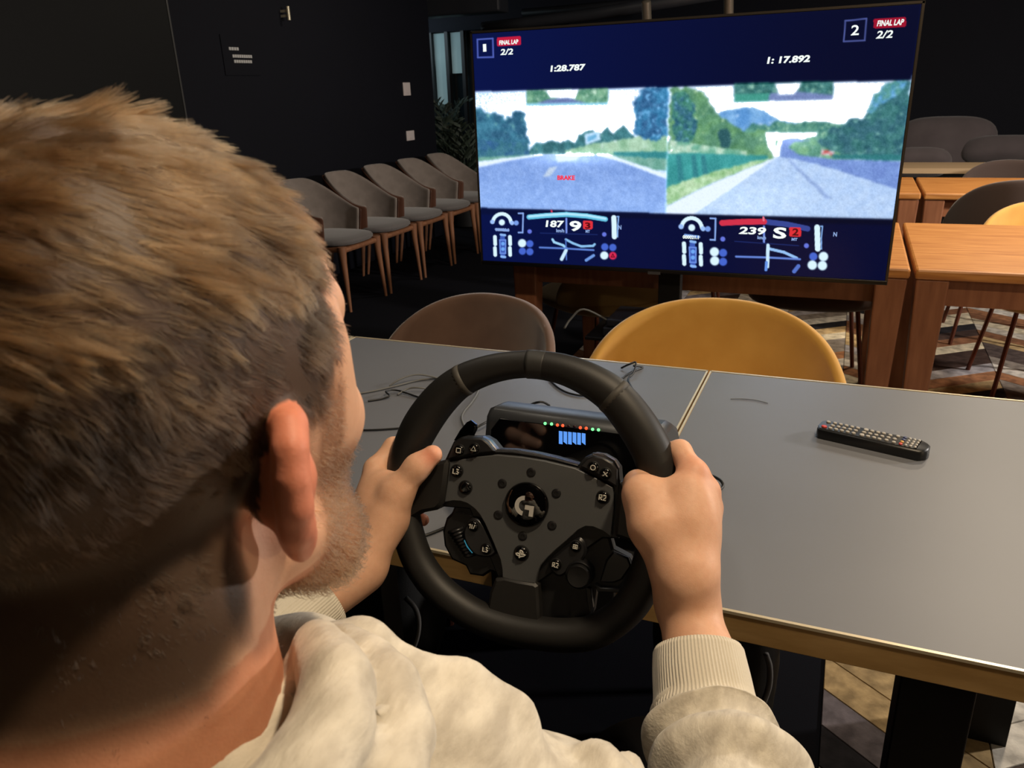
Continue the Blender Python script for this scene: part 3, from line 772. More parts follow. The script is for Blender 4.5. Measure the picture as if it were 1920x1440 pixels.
# the panel's own softness: brighter haze over the horizon and a slight blur
for k in range(4):
    for axn in (0, 1):
        IMG = (np.roll(IMG, 1, axn) + 2 * IMG + np.roll(IMG, -1, axn)) / 4
vw = (lm | rm)[..., None]
IMG = np.where(vw, np.clip(IMG * .88 + 36, 0, 255), IMG)
hz = np.exp(-(((PX - 1075) / 70) ** 2 + ((PY - 296) / 12) ** 2)) + .7 * np.exp(-(((PX - 1475) / 60) ** 2 + ((PY - 262) / 14) ** 2))
IMG = IMG + hz[..., None] * 60 * vw
IMG = np.where(vw, IMG + nz(300, 2, 8.8)[..., None] * 16, IMG)
# small indicator panels at the bottom
def disc(cx, cy, r, c, ry=None, ring=0):
    d = ((PX - cx) / r) ** 2 + ((PY - cy) / (ry or r)) ** 2
    t = sstep(1.25, .8, np.sqrt(d)); 
    if ring: t = t * sstep(1 - ring * 1.5, 1 - ring * .5, np.sqrt(d))
    IMG[:] = IMG * (1 - t[..., None]) + np.array(c) * t[..., None]
def glow(poly, c): paint(poly, c)
WHT, BLU, TEAL = (236, 250, 246), (76, 104, 196), (110, 196, 214)
def line(pts, w, c):
    for (x1, y1), (x2, y2) in zip(pts[:-1], pts[1:]):
        dx, dy = x2 - x1, y2 - y1; L2 = dx * dx + dy * dy + 1e-9
        t = np.clip(((PX - x1) * dx + (PY - y1) * dy) / L2, 0, 1)
        D = np.hypot(PX - x1 - t * dx, PY - y1 - t * dy); a = sstep(w * .5 + .8, w * .5 - .5, D)[..., None]
        IMG[:] = IMG * (1 - a) + np.array(c) * a
def hud(ox, oy, s, sh, bar, right):
    def T(x, y): return (ox + (x - 941) * s, oy + (y - 418) * s + (x - 941) * sh)
    arc = [T(941 + 17 * math.cos(a), 418 - 17 * math.sin(a)) for a in np.linspace(.1, PI - .1, 14)]
    line(arc, 6 * s, WHT); cx, cy = T(941, 417); disc(cx, cy, 5.5 * s, WHT)
    line([T(930, 430), T(953, 432)], 4 * s, (140, 170, 220))
    for (x, y) in ((923, 416), (960, 418)): disc(*T(x, y), 4 * s, (170, 196, 236))
    disc(*T(968, 418), 4.5 * s, (130, 160, 220)); line([T(972, 400), T(981, 400), T(980, 436), T(972, 436)], 2.4 * s, (150, 176, 226))
    for x in (928, 956):
        for (a, b) in ((444, 458), (465, 478)): line([T(x, a), T(x + .6, b)], 6.5 * s, WHT)
    line([T(942, 445), T(943, 480)], 9 * s, (66, 92, 170)); line([T(937, 450), T(948, 450), T(948, 475), T(938, 475), T(937, 450)], 2 * s, (120, 150, 220))
    disc(*T(943, 457), 3.4 * s, (120, 170, 230)); disc(*T(943, 467), 3.4 * s, (120, 170, 230))
    line([T(939, 440), T(947, 441)], 4 * s, (150, 186, 230)); line([T(940, 481), T(947, 482)], 4 * s, (150, 186, 230))
    disc(*T(993, 434), 4 * s, (110, 120, 210)); disc(*T(1133, 439.5), 4 * s, (110, 120, 210))
    disc(*T(979, 456), 7.5 * s, WHT); disc(*T(993.5, 457), 6.5 * s, BLU)
    disc(*T(979.5, 471), 6.5 * s if not right else 7.5 * s, BLU if not right else WHT); disc(*T(993.5, 472), 6.5 * s, BLU)
    B = [T(992, 407), T(1025, 404), T(1062, 402), T(1100, 405), T(1135, 411)]
    if not right: line(B, 9 * s, TEAL); line([(x, y - 1) for x, y in B], 4 * s, (190, 236, 240))
    else: line(B[2:], 9 * s, (60, 72, 140)); line(B[:3], 9.5 * s, (226, 50, 70))
    line([T(1034, 395), T(1034.5, 397)], 3, (230, 60, 80)) if not right else line([T(1061, 395), T(1061.5, 400)], 3.4, (250, 120, 130))
    line([T(1062, 410), T(1062, 436)], 3 * s, (130, 150, 220))
    line([T(1013, 437), T(1120, 440)], 1.2 * s, (30, 44, 100))
    line([T(1151, 408), T(1152, 444)], 9 * s, WHT); line([T(1157, 406), T(1160, 406), T(1158, 426), T(1158, 444)], 2, (150, 186, 230))
    return T
T = hud(941, 418, 1.0, .0, None, False)
line([T(1036, 449), T(1039, 454), T(1056, 460), T(1063, 467)], 4.2, (170, 214, 232)); line([T(1061, 449), T(1074, 456), T(1090, 462), T(1112, 461), T(1115, 458)], 4.0, (150, 196, 226))
line([T(1012, 464), T(1062, 466), T(1113, 469)], 3, (100, 130, 200)); line([T(1061, 450), T(1062, 487)], 2, (90, 120, 190)); line([T(1061, 470), T(1053, 486)], 6, (220, 240, 246)); line([T(1099, 488), T(1113, 479)], 5, (120, 156, 214))
disc(1134, 463, 6.6, BLU); disc(1149, 464, 6.6, BLU); disc(1133, 479, 7.4, WHT); disc(1149, 479.5, 7, (236, 44, 80)); line([(1146, 482), (1149, 476), (1152, 482), (1146, 482)], 1.4, (120, 10, 30))
T = hud(1297, 428, 1.12, .045, None, True)
line([(1440, 466), (1470, 473), (1494, 484)], 5, (160, 196, 232)); line([(1380, 481), (1440, 483), (1500, 486)], 3.4, (110, 136, 206)); line([(1440, 460), (1439, 500)], 6, (220, 240, 246)); line([(1437, 492), (1436, 506)], 5, (110, 150, 220)); line([(1489, 509), (1497, 499)], 7, (90, 116, 190))
disc(1525, 481, 7.4, BLU); disc(1544, 481, 8.6, WHT); disc(1523, 497, 8.6, WHT); disc(1542, 498, 8.6, WHT)
# red badges and outlined squares
def rrect(x0, y0, x1, y1, c, sh=0):
    paint([(x0 + 2, y0), (x1 - 2, y0 + sh), (x1, y0 + 2 + sh), (x1, y1 - 2 + sh), (x1 - 2, y1 + sh), (x0 + 2, y1), (x0, y1 - 2), (x0, y0 + 2)], c)
rrect(932, 70, 977, 87, (206, 28, 58), -2); rrect(1638, 35, 1699, 53, (170, 20, 44), -3)
line([(895, 74), (924, 72), (925, 107), (896, 108), (895, 74)], 2.6, (84, 96, 170)); line([(1585, 39), (1625, 35), (1621, 76), (1582, 78), (1585, 39)], 2.6, (80, 86, 140))
rrect(1093, 414, 1111, 430, (238, 50, 56), 0); rrect(1480, 426, 1502, 444, (240, 48, 52), 0)
IMG = np.clip(IMG, 0, 255)
V = np.stack([GX, np.full_like(GX, SY), GZ], -1).reshape(-1, 3)
I = np.arange(NW * NH).reshape(NH, NW)
Fq = np.stack([I[:-1, :-1], I[1:, :-1], I[1:, 1:], I[:-1, 1:]], -1).reshape(-1, 4)
m_scr = bpy.data.materials.new('lit_tv_panel'); m_scr.use_nodes = True; nt = m_scr.node_tree
b = nt.nodes['Principled BSDF']; b.inputs['Base Color'].default_value = (.003, .003, .004, 1); b.inputs['Roughness'].default_value = .25; b.inputs['Specular IOR Level'].default_value = .15
at = nt.nodes.new('ShaderNodeAttribute'); at.attribute_name = 'dots'
nt.links.new(at.outputs['Color'], b.inputs['Emission Color']); b.inputs['Emission Strength'].default_value = 1.0
scr = np_mesh('screen', V, Fq, m_scr, tv, smooth=False)
set_color(scr, lin(IMG.reshape(-1, 3)) * (1 + 5.0 * (sstep(236, 252, IMG[..., 1]) * (PY < 292)).reshape(-1, 1)) * np.array([.86, .98, 1.14]), 'dots')
def glowmat(name, c, s=1.0): return mat(name, (5, 5, 5), .5, emit=(c, s))
g_white = glowmat('lit_white_lettering', (240, 250, 245), 1.1); g_red = glowmat('lit_red_lettering', (235, 50, 70), 1.1); g_dark = glowmat('dark_lettering_on_red', (110, 8, 22), .6); g_blue = glowmat('lit_blue_lettering', (150, 180, 235), .9)
def text_mesh(name, s, O, U, V_, h, m, parent, align='CENTER', shear=0.0, sx=1.0, bold=0.0, depth=.0006, spacing=1.0):
    c = bpy.data.curves.new(name, 'FONT'); c.body = s; c.size = h / .72; c.align_x = align; c.shear = shear; c.offset = bold; c.space_character = spacing
    c.extrude = depth / 2; c.resolution_u = 3
    t = bpy.data.objects.new(name, c); COL.objects.link(t)
    dg = bpy.context.evaluated_depsgraph_get(); me = bpy.data.meshes.new_from_object(t.evaluated_get(dg)); bpy.data.objects.remove(t)
    U = np.asarray(U, float); V_ = np.asarray(V_, float); N_ = np.cross(U, V_)
    for v in me.vertices:
        q = np.asarray(O) + U * v.co.x * sx + V_ * v.co.y + N_ * v.co.z; v.co = Vector(q.tolist())
    me.materials.clear(); me.materials.append(m)
    o = bpy.data.objects.new(name, me); COL.objects.link(o); o.parent = parent; o.matrix_parent_inverse = parent_matrix(parent).inverted()
    return o
def tvtext(s, x0, y0, x1, hpx, m, sh=.0, bold=.0006, name='lettering'):
    """text from (x0, y0) to (x1, ...) on its baseline, written on the panel"""
    a = ony(x0, y0, SY - .0015); b = ony(x1, y0, SY - .0015); top = ony(x0, y0 - hpx, SY - .0015)
    h = top[2] - a[2]
    o = text_mesh(name, s, (0, 0, 0), (1, 0, 0), (0, 0, 1), h, m, scr, 'LEFT', sh, 1, bold)
    me = o.data; xs = [v.co.x for v in me.vertices]; w = (b[0] - a[0]) / (max(xs) - min(xs)); mn = min(xs)
    for v in me.vertices: v.co = ((v.co.x - mn) * w + a[0], SY - .0015 + v.co.y * .3, v.co.z + a[2])
tvtext('1', 906, 97, 912, 15, g_white, 0, 0); tvtext('2', 1595, 66, 1610, 19, g_white)
tvtext('FINAL LAP', 936, 84, 972, 8, g_white, .1); tvtext('FINAL LAP', 1644, 49, 1694, 10.5, g_white, .15)
tvtext('2/2', 938, 103, 962, 11, g_white, .15); tvtext('2/2', 1642, 72, 1673, 14, g_white, .15)
tvtext('1:28.787', 1032, 134, 1098, 11, g_white, .1, .001); tvtext('1: 17.892', 1438, 119, 1518, 12, g_white, .1, .001)
tvtext('BRAKE', 1045, 337, 1078, 8, g_red, 0, .001)
tvtext('187', 1023, 425, 1058, 12, g_white, .1, .001); tvtext('239', 1385, 438, 1436, 13, g_white, .1, .001)
tvtext('km/h', 1043, 435, 1058, 6, g_blue); tvtext('km/h', 1420, 448, 1436, 6, g_blue)
tvtext('9', 1068, 432, 1090, 18, g_white, 0, .0015); tvtext('S', 1449, 446, 1474, 20, g_white, 0, .0015)
tvtext('3', 1097, 428, 1107, 11, g_dark, 0, .001); tvtext('2', 1485, 441, 1497, 13, g_dark, 0, .001)
tvtext('MT', 1098, 436, 1106, 5, g_blue); tvtext('MT', 1484, 451, 1495, 5, g_blue)
tvtext('000022.0', 929, 433, 955, 5.5, g_blue); tvtext('000021.1', 1280, 447, 1310, 6, g_white)
tvtext('N', 1159, 430, 1165, 8, g_blue); tvtext('N', 1562, 443, 1569, 8, g_blue)

# game console on the stand's shelf
m_cons = mat('black_console_plastic', (26, 30, 38), .3, spec=.6)
cs = empty('game_console', (sx, TVY, .512), label='flat black game console on the shelf below the television', cat='console')
MB().box((sx - .20, TVY - .10, .5135), (sx + .17, TVY + .10, .545)).build('lower_body', m_cons, cs, bevel=.004)
MB().box((sx - .19, TVY - .095, .548), (sx + .165, TVY + .10, .575)).build('upper_body', m_cons, cs, bevel=.006)
m_cab = mat('grey_cable', (98, 98, 96), .5); m_cabb = mat('black_cable', (14, 14, 15), .45)
MB().tube(spline([ony(1058, 616, 2.64), ony(1070, 598, 2.66), ony(1095, 580, 2.68), (sx - .2, TVY + .02, .53)], 16), .004, 8).build('console_cable', m_cab, smooth=True, label='grey cable leaving the console under the television', cat='cable')

# ================================================================ STEERING WHEEL
w_az, w_tilt, w_roll, WD = .1143, .3327, -.0766, .8271
WN = np.array([math.sin(w_az) * math.cos(w_tilt), -math.cos(w_az) * math.cos(w_tilt), math.sin(w_tilt)])
WU0 = np.array([math.cos(w_az), math.sin(w_az), 0.0]); WV0 = np.cross(WN, WU0)
WC = atd(989.8, 944.5, WD)
WV = math.cos(w_roll) * WV0 - math.sin(w_roll) * WU0; WU = np.cross(WV, WN)
def wp(px, py, t=0.0):
    """photo measurement to coordinates on a plane of the wheel, t in front of its face"""
    P = onplane(px, py, WC + WN * t, WN) - WC
    return np.array([P @ WU, P @ WV])
def W3(uv, t=0.0): return WC + uv[0] * WU + uv[1] * WV + t * WN
m_rim = mat('black_perforated_leather', (24, 23, 22), .52, bump=(1800, .3, .0003), spec=.45)
m_stitch = mat('grey_seam_ring', (60, 57, 52), .6)
m_plate = mat('anodised_graphite_plate', (80, 82, 84), .45, metal=.25, bump=(1500, .1))
m_blk = mat('matte_black_plastic', (17, 17, 18), .48, spec=.4)
m_blk2 = mat('satin_black_plastic', (24, 24, 26), .35, spec=.5)
m_gloss = mat('glossy_black_dome', (4, 4, 5), .06, spec=.7, coat=.5)
m_silver = mat('polished_dark_chrome', (150, 152, 158), .22, metal=1.0)
m_btn = mat('glossy_button', (8, 8, 9), .15, spec=.6)
m_icon = mat('pale_icon_print', (190, 188, 180), .4)
m_screw = mat('black_screw_head', (36, 36, 38), .4, metal=.5)
sw = empty('steering_wheel', WC, label='black racing steering wheel with graphite face plate, held in both hands', cat='steering wheel')
cl = [(983, 683), (1030, 687), (1070, 697), (1112, 716), (1152, 744), (1190, 790), (1222, 845), (1238, 900), (1240, 960), (1228, 1030), (1206, 1094), (1176, 1142), (1124, 1180), (1071, 1191), (1000, 1186), (934, 1171), (880, 1148), (826, 1108), (790, 1062), (770, 1015), (757, 960), (756, 900), (768, 846), (790, 797), (826, 748), (868, 713), (925, 691)]
rr = [.0145, .0155, .0165, .018, .0195, .0205, .0205, .0205, .0205, .0195, .018, .0175, .0175, .0175, .0175, .0175, .0175, .0175, .0175, .0175, .018, .019, .0195, .0205, .0195, .0175, .0155]
C2 = spline([wp(*p) for p in cl], 27 * 8, closed=True); R2 = spline([[r, 0, 0] for r in rr], 27 * 8, closed=True)[:, 0]
MB().tube([W3(c) for c in C2], list(R2), 24, closed=True).build('rim', m_rim, sw, smooth=True)
def rim_at(px, py):
    w = wp(px, py); i = int(np.argmin(((C2 - w) ** 2).sum(1))); return i
for (px, py) in ((868, 713), (1150, 744)):
    i = rim_at(px, py); MB().tube([W3(C2[(i + k) % len(C2)]) for k in (-1, 0, 1)], [R2[i] * 1.0 + .0001, R2[i] + .0004, R2[i] * 1.0 + .0001], 24).build('seam_ring', m_stitch, sw, smooth=True)
i0 = rim_at(1008, 684)
MB().tube([W3(C2[(i0 + k) % len(C2)]) for k in range(-3, 4)], [R2[i0] + .0004] * 7, 24).build('centre_band', mat('grey_centre_band', (40, 40, 39), .55), sw, smooth=True)
def poly(name, pts, m, t0, t1, bev=.001, parent=None, n=0):
    P = [wp(x, y, t1) for x, y in pts]
    if n: P = spline(P, n * len(P), closed=True)
    return MB().prism(P, WC, WU, WV, WN, t0, t1, bev).build(name, m, parent or sw, smooth=30)
plate_px = [(836, 868), (887, 857), (931, 853), (976, 857), (1020, 864), (1078, 878), (1110, 893), (1149, 914), (1151, 953), (1145, 1006), (1131, 996), (1112, 988), (1098, 987), (1084, 994), (1062, 1014), (1042, 1031), (1026, 1046), (1014, 1060), (1007, 1076), (1003, 1094), (970, 1090), (942, 1083), (941, 1066), (938, 1050), (925, 1018), (909, 982), (900, 966), (890, 954), (876, 944), (864, 940), (850, 939), (830, 942)]
poly('back_shell', [(834, 862), (850, 828), (864, 820), (904, 820), (918, 828), (931, 844), (960, 845), (1000, 851), (1040, 860), (1083, 873), (1096, 858), (1112, 852), (1131, 855), (1150, 866), (1160, 880), (1163, 918), (1160, 1010), (1130, 1010), (1000, 1100), (940, 1100), (880, 955), (828, 950)], m_blk, -.030, -.004, .002)
poly('face_plate', plate_px, m_plate, -.004, .004, .0008)
poly('edge_highlight_bead', [(904, 819), (918, 826), (931, 842), (965, 843), (1003, 849), (1044, 859), (1086, 871), (1084, 875), (1040, 863), (1000, 855), (960, 849), (928, 848), (913, 831), (902, 824)], m_silver, -.012, -.002, .001)
poly('edge_highlight_bead', [(1110, 850), (1132, 852), (1152, 864), (1160, 878), (1156, 880), (1147, 869), (1130, 858), (1111, 855)], m_silver, -.012, -.002, .001)
poly('grip_pad', [(764, 868), (790, 874), (836, 863), (839, 870), (835, 905), (829, 945), (818, 957), (792, 962), (766, 976), (750, 960), (752, 900)], m_rim, -.015, .0125, .004)
poly('grip_pad', [(1161, 905), (1200, 905), (1235, 915), (1238, 1010), (1215, 1040), (1190, 1020), (1162, 1010), (1152, 1005), (1156, 950)], m_rim, -.015, .0115, .004)
poly('lower_spoke', [(928, 1086), (945, 1083), (972, 1089), (1002, 1094), (1008, 1100), (1012, 1180), (960, 1182), (910, 1166), (918, 1110)], m_rim, -.014, .006, .003)
# shoulders carrying the symbol buttons
def btn(name, px, py, r, t, m=m_btn, h=.0035, ring=True, icon=None):
    c = W3(wp(px, py, t), t)
    e = MB().lathe([(r * 1.0, 0), (r * 1.0, h * .6), (r * .85, h * .95), (r * .45, h * 1.1), (.0002, h * 1.15)], c, WN, 24).build(name, m, sw, smooth=50)
    if ring: MB().lathe([(r * 1.18, -.001), (r * 1.18, .0008), (r * 1.02, .0012), (r * 1.0, .0004)], c, WN, 24).build('button_ring', m_blk, e, smooth=50)
    if icon:
        q = MB(); tt = t + h * 1.15
        for kind, pts, wd in icon:
            P = [W3(wp(px, py, t) + np.array(p) * r, tt + .0003) for p in pts]
            q.tube(P, wd * r, 6, closed=(kind == 'c'))
        q.build('icon', m_icon, e)
    return e
poly('button_shoulder', [(840, 860), (851, 829), (865, 822), (903, 822), (914, 830), (926, 846), (890, 851), (860, 857)], m_blk2, -.006, .006, .0015)
poly('button_shoulder', [(1088, 874), (1100, 860), (1113, 855), (1130, 858), (1148, 868), (1156, 882), (1156, 912), (1120, 890)], m_blk2, -.006, .006, .0015)
sq = [('c', [(-.42, -.42), (.42, -.42), (.42, .42), (-.42, .42)], .1)]
tri = [('c', [(-.5, -.36), (.5, -.36), (0, .52)], .1)]
circ = [('c', [(.45 * math.cos(a), .45 * math.sin(a)) for a in np.linspace(0, 2 * PI, 13)[:-1]], .1)]
cro = [('o', [(-.4, -.4), (.4, .4)], .1), ('o', [(-.4, .4), (.4, -.4)], .1)]
L3 = [('o', [(-.5, .4), (-.5, -.4), (-.05, -.4)], .12), ('o', [(.1, .4), (.5, .4), (.2, .05), (.5, -.1), (.4, -.4), (.1, -.4)], .12)]
R2i = [('o', [(-.55, -.4), (-.55, .4), (-.15, .4), (-.15, .05), (-.5, 0), (-.1, -.4)], .12), ('o', [(.1, .4), (.5, .4), (.5, .05), (.1, -.4), (.55, -.4)], .12)]
opt = [('o', [(-.45, -.4), (-.45, .4)], .1), ('o', [(-.1, -.4), (-.1, .4)], .1), ('o', [(.2, -.4), (.5, .4)], .1), ('o', [(-.7, .2), (-.45, .4)], .1)]
tp = [('c', [(-.4, -.3), (.4, -.3), (.4, .35), (-.4, .35)], .12), ('o', [(0, -.3), (0, .35)], .1), ('o', [(-.4, 0), (.4, 0)], .1)]
btn('symbol_button', 862, 844, .0055, .006, icon=sq); btn('symbol_button', 890, 841, .0055, .006, icon=tri)
btn('symbol_button', 1113, 876, .0055, .006, icon=circ); btn('symbol_button', 1136, 888, .0055, .006, icon=cro)
btn('plate_button', 857, 883, .0062, .004, icon=L3); btn('plate_button', 873, 914, .0066, .004, icon=None); btn('plate_button', 1131, 932, .0062, .004, icon=R2i)
psi = [('o', [(-.12, .55), (-.12, -.6)], .12), ('o', [(-.12, .55), (.22, .42), (.34, .2), (.22, .02), (.1, .05), (.1, .3)], .1), ('o', [(.02, -.42), (.55, -.2), (.7, -.05), (.45, .02), (.1, -.1)], .1), ('o', [(-.2, -.35), (-.6, -.2), (-.7, -.05), (-.45, .02), (-.2, -.05)], .1)]
btn('home_button', 978, 1037, .0072, .004, icon=psi)
# six screws around the dome
for k in range(6):
    a = w_roll * 0 - k * PI / 3
    c = np.array([math.sin(-a), math.cos(a)]) * .034
    s_ = MB().lathe([(.0046, -.001), (.0046, .0006), (.0040, .0010), (.0022, .0010), (.0018, -.0004), (.0002, -.0004)], W3(c, .004), WN, 20).build('plate_screw', m_screw, sw, smooth=40)
    MB().lathe([(.0050, -.0008), (.0050, .0003), (.0047, .0004)], W3(c, .004), WN, 20).build('countersink', m_blk, s_)
# centre dome with its emblem
dome = MB().lathe([(.0235, .0), (.0235, .004), (.0222, .0052), (.0218, .0046), (.019, .0068), (.014, .0086), (.008, .0096), (.0002, .0100)], W3((0, 0), .0035), WN, 64).build('centre_dome', m_gloss, sw, smooth=60)
q = MB()
def gpt(r, a, z): return W3((r * math.cos(a), r * math.sin(a)), z)
A = np.linspace(math.radians(97), math.radians(262), 22)
q2 = [(np.array([math.cos(a), math.sin(a)]) * .0105) for a in A] + [(np.array([math.cos(a), math.sin(a)]) * .0062) for a in A[::-1]]
q.prism(q2, WC, WU, WV, WN, .011, .0140)
q.prism([(.0005, .0012), (.0100, .0012), (.0100, -.0098), (.0056, -.0098), (.0056, -.0034), (.0005, -.0034)], WC, WU, WV, WN, .011, .0140)
m_emb = mat('satin_silver_emblem', (205, 203, 198), .35, metal=.4)
eo = q.build('emblem', m_emb, dome)
# left lower pod: hollow housing, ribbed dial, two buttons
poly('left_housing', [(856, 938), (874, 944), (890, 956), (905, 980), (926, 1018), (941, 1050), (942, 1078), (920, 1072), (905, 1082), (880, 1078), (872, 1062), (846, 1050), (832, 1024), (829, 996), (836, 972), (846, 962)], m_blk, -.028, -.008, .003)
poly('button_pod', [(880, 974), (896, 972), (908, 985), (930, 1030), (928, 1040), (916, 1046), (896, 1044), (884, 1036), (872, 1018), (868, 996)], m_blk2, -.008, .0015, .0025, n=4)
# ribbed thumb dial
ca, cb = wp(850, 1012, .002), wp(884, 1046, .002)
for k in range(9):
    t_ = k / 8; a_ = wp(838 + 30 * t_, 1000 + 44 * t_, -.004); b_ = wp(866 + 24 * t_, 992 + 48 * t_, -.004)
    MB().tube([W3(a_, -.010), W3((a_ + b_) / 2, -.003), W3(b_, -.008)], .0022, 6).build('dial_rib', m_blk2, sw, smooth=True)
MB().tube([W3(wp(*p), -.0035) for p in ((869, 1014), (874, 1026), (884, 1038))], .0008, 6).build('blue_light_strip', mat('lit_blue_strip', (30, 90, 110), .3, emit=((60, 150, 175), .5)), sw)
MB().tube([W3(wp(*p), -.0035) for p in ((852, 962), (866, 962), (882, 969))], .0007, 6).build('chrome_sliver', m_silver, sw)
btn('pod_button', 888, 986, .0055, .0015, icon=opt); btn('pod_button', 912, 1029, .0055, .0015, icon=L3)
# right lower pod with joystick knob
poly('right_housing', [(1084, 996), (1098, 990), (1112, 990), (1144, 1008), (1150, 1030), (1180, 1046), (1190, 1062), (1172, 1092), (1160, 1106), (1118, 1104), (1112, 1150), (1098, 1172), (1050, 1174), (1010, 1160), (1006, 1096), (1016, 1060)], m_blk, -.028, -.010, .003)
poly('button_pod', [(1080, 1010), (1092, 1012), (1098, 1024), (1098, 1040), (1090, 1052), (1074, 1064), (1056, 1080), (1042, 1080), (1030, 1066), (1030, 1052), (1046, 1036)], m_blk2, -.010, .0015, .0025, n=4)
btn('pod_button', 1080, 1024, .0055, .0015, icon=tp); btn('pod_button', 1043, 1058, .0055, .0015, icon=R2i)
c = W3(wp(1086, 1078, .004), .004)
kb = MB().lathe([(.0145, -.016), (.0145, .001), (.0135, .0022), (.0125, .0016)], c, WN, 40).build('joystick_base', m_blk2, sw, smooth=50)
MB().lathe([(.0115, -.002), (.0118, .0065), (.0108, .0082), (.0085, .0076), (.0002, .0066)], c, WN, 40).build('joystick_cap', m_blk, kb, smooth=50)
poly('paddle_pocket', [(1124, 1092), (1150, 1094), (1166, 1088), (1184, 1062), (1178, 1046), (1150, 1034), (1136, 1050)], m_blk2, -.010, -.006, .002)
poly('paddle', [(1116, 1096), (1126, 1102), (1160, 1104), (1178, 1090), (1184, 1094), (1164, 1112), (1120, 1110)], m_blk2, -.010, -.002, .001)
# shift paddle behind the left shoulder, lower lever and shaft
poly('paddle', [(850, 826), (862, 806), (874, 792), (882, 788), (892, 796), (892, 806), (884, 822), (870, 830)], m_gloss, -.040, -.034, .002)
poly('paddle', [(1098, 1100), (1108, 1104), (1112, 1140), (1106, 1152), (1100, 1130)], m_blk2, -.012, -.004, .001)
MB().lathe([(.030, -.10), (.030, -.03), (.036, -.028), (.036, -.02)], WC, WN, 32).build('hub_sleeve', m_blk, sw, smooth=40)

# ================================================================ WHEEL BASE
wb = empty('wheel_base', (-.30, .95, TZ), label='black direct-drive wheel base with lit dash display, clamped to the table', cat='wheel base')
Lb, Rb = -.428, -.182
prof = [(.868, TZ + .012), (.868, TZ + .10), (.895, TZ + .188), (.91, TZ + .193), (.955, TZ + .184), (1.0, TZ + .158), (1.035, TZ + .11), (1.045, TZ + .02), (1.03, TZ + .006), (.89, TZ + .006)]
f0, f1 = ony(936, 762, .905), ony(908, 830, .875)
q = MB().prism([(a, b) for a, b in prof], (Lb, 0, 0), (0, 1, 0), (0, 0, 1), (1, 0, 0), 0, Rb - Lb, 0)
q.build('housing', mat('charcoal_housing', (44, 46, 50), .38, spec=.6), wb, bevel=.014, smooth=40)
a0 = np.array([0, .868, TZ + .10]); a1 = np.array([0, .895, TZ + .188]); fv = (a1 - a0); FL = np.linalg.norm(fv); fv /= FL; fn = np.array([0, -fv[2], fv[1]])
FO = np.array([(Lb + Rb) / 2, .868, TZ + .10])
def fp(px, py, t=0): P = onplane(px, py, FO + fn * t, fn) - FO; return np.array([P[0], P @ fv])
hw = (Rb - Lb) / 2
MB().prism([(-hw + .012, -.02), (hw - .012, -.02), (hw - .008, FL - .022), (hw - .022, FL - .004), (-hw + .024, FL - .004), (-hw + .012, FL - .022)], FO, (1, 0, 0), fv, fn, -.002, .0025, .001).build('display_panel', m_gloss, wb)
cc = fp(985, 800)
MB().prism([(-hw + .016, -.09), (hw - .016, -.09), (hw - .016, -.022), (-hw + .016, -.022)], FO, (1, 0, 0), fv, fn, -.006, .001, .001).build('lower_panel', m_gloss, wb)
for (px, py, c) in [(1022, 794, 'g'), (1034, 795, 'g'), (1045, 797, 'r'), (1055, 798, 'r'), (1066, 799, 'o'), (1077, 800, 'o'), (1088, 802, 'r'), (1099, 803, 'r'), (1111, 805, 'g'), (1122, 806, 'g')]:
    mm = {'g': mat('lit_green_led', (10, 60, 20), .3, emit=((120, 255, 150), 1.6)), 'r': mat('lit_orange_led', (80, 20, 10), .3, emit=((255, 90, 50), 1.4)), 'o': mat('unlit_led', (40, 14, 10), .3)}[c]
    u = fp(px, py, .003); MB().lathe([(.0021, 0), (.0019, .001), (.0002, .0014)], FO + u[0] * np.array([1, 0, 0]) + u[1] * fv + fn * .0026, fn, 12).build('indicator_led', mm, wb, smooth=True)
dm = mat('lit_blue_bar', (20, 30, 60), .3, emit=((90, 150, 235), 1.1))
for k in range(6):
    x = 1048 + k * 8.6; P = [fp(x, 808 + k * .8, .003), fp(x + 6.6, 809 + k * .8, .003), fp(x + 6.6, 833 + k * .3, .003), fp(x, 832 + k * .3 - (4 if k % 2 else 0), .003)]
    MB().prism(P, FO, (1, 0, 0), fv, fn, .0026, .0032).build('display_bar', dm, wb)
MB().box((-.39, TY0 - .016, TZ - .075), (-.22, TY0 - .003, TZ + .006)).box((-.39, TY0 - .016, TZ + .002), (-.22, 1.02, TZ + .006)).box((-.36, TY0 + .02, TZ - .075), (-.25, TY0 + .1, TZ - .062)).box((-.325, TY0 + .045, TZ - .062), (-.285, TY0 + .075, TZ - .040)).build('table_clamp', m_blk, wb, bevel=.003)
MB().lathe([(.026, .0), (.026, .125), (.024, .13)], WC - WN * .21, WN, 32).build('motor_shaft', m_blk, wb, smooth=40)

# ================================================================ CABLES AND REMOTE ON THE TABLE
def cable(pts, r, m, lab, lift=0.0):
    P = [onz(x, y, TZ + r + .0008 + (z_[0] if z_ else 0)) for (x, y, *z_) in pts]
    MB().tube(spline(P, 12 * len(P)), r, 8).build('cable', m, smooth=True, label=lab, cat='cable')
cable([(640, 742), (690, 735), (740, 724), (790, 712), (838, 709), (860, 716)], .0022, m_cab, 'grey cable, straightest of the bundle left of the steering wheel')
cable([(730, 724), (748, 712, .01), (775, 703, .014), (800, 704, .01), (830, 712), (850, 722)], .002, m_cab, 'grey cable arching over the top of the left bundle')
cable([(690, 752), (715, 748), (730, 742, .004), (724, 734, .008), (745, 732, .004), (790, 746), (830, 752)], .002, m_cabb, 'black cable kinked below the grey cables of the left bundle')
cable([(745, 740), (765, 729, .006), (785, 727, .008), (815, 732), (850, 736)], .002, m_cab, 'lower grey cable of the left bundle, looping forward')
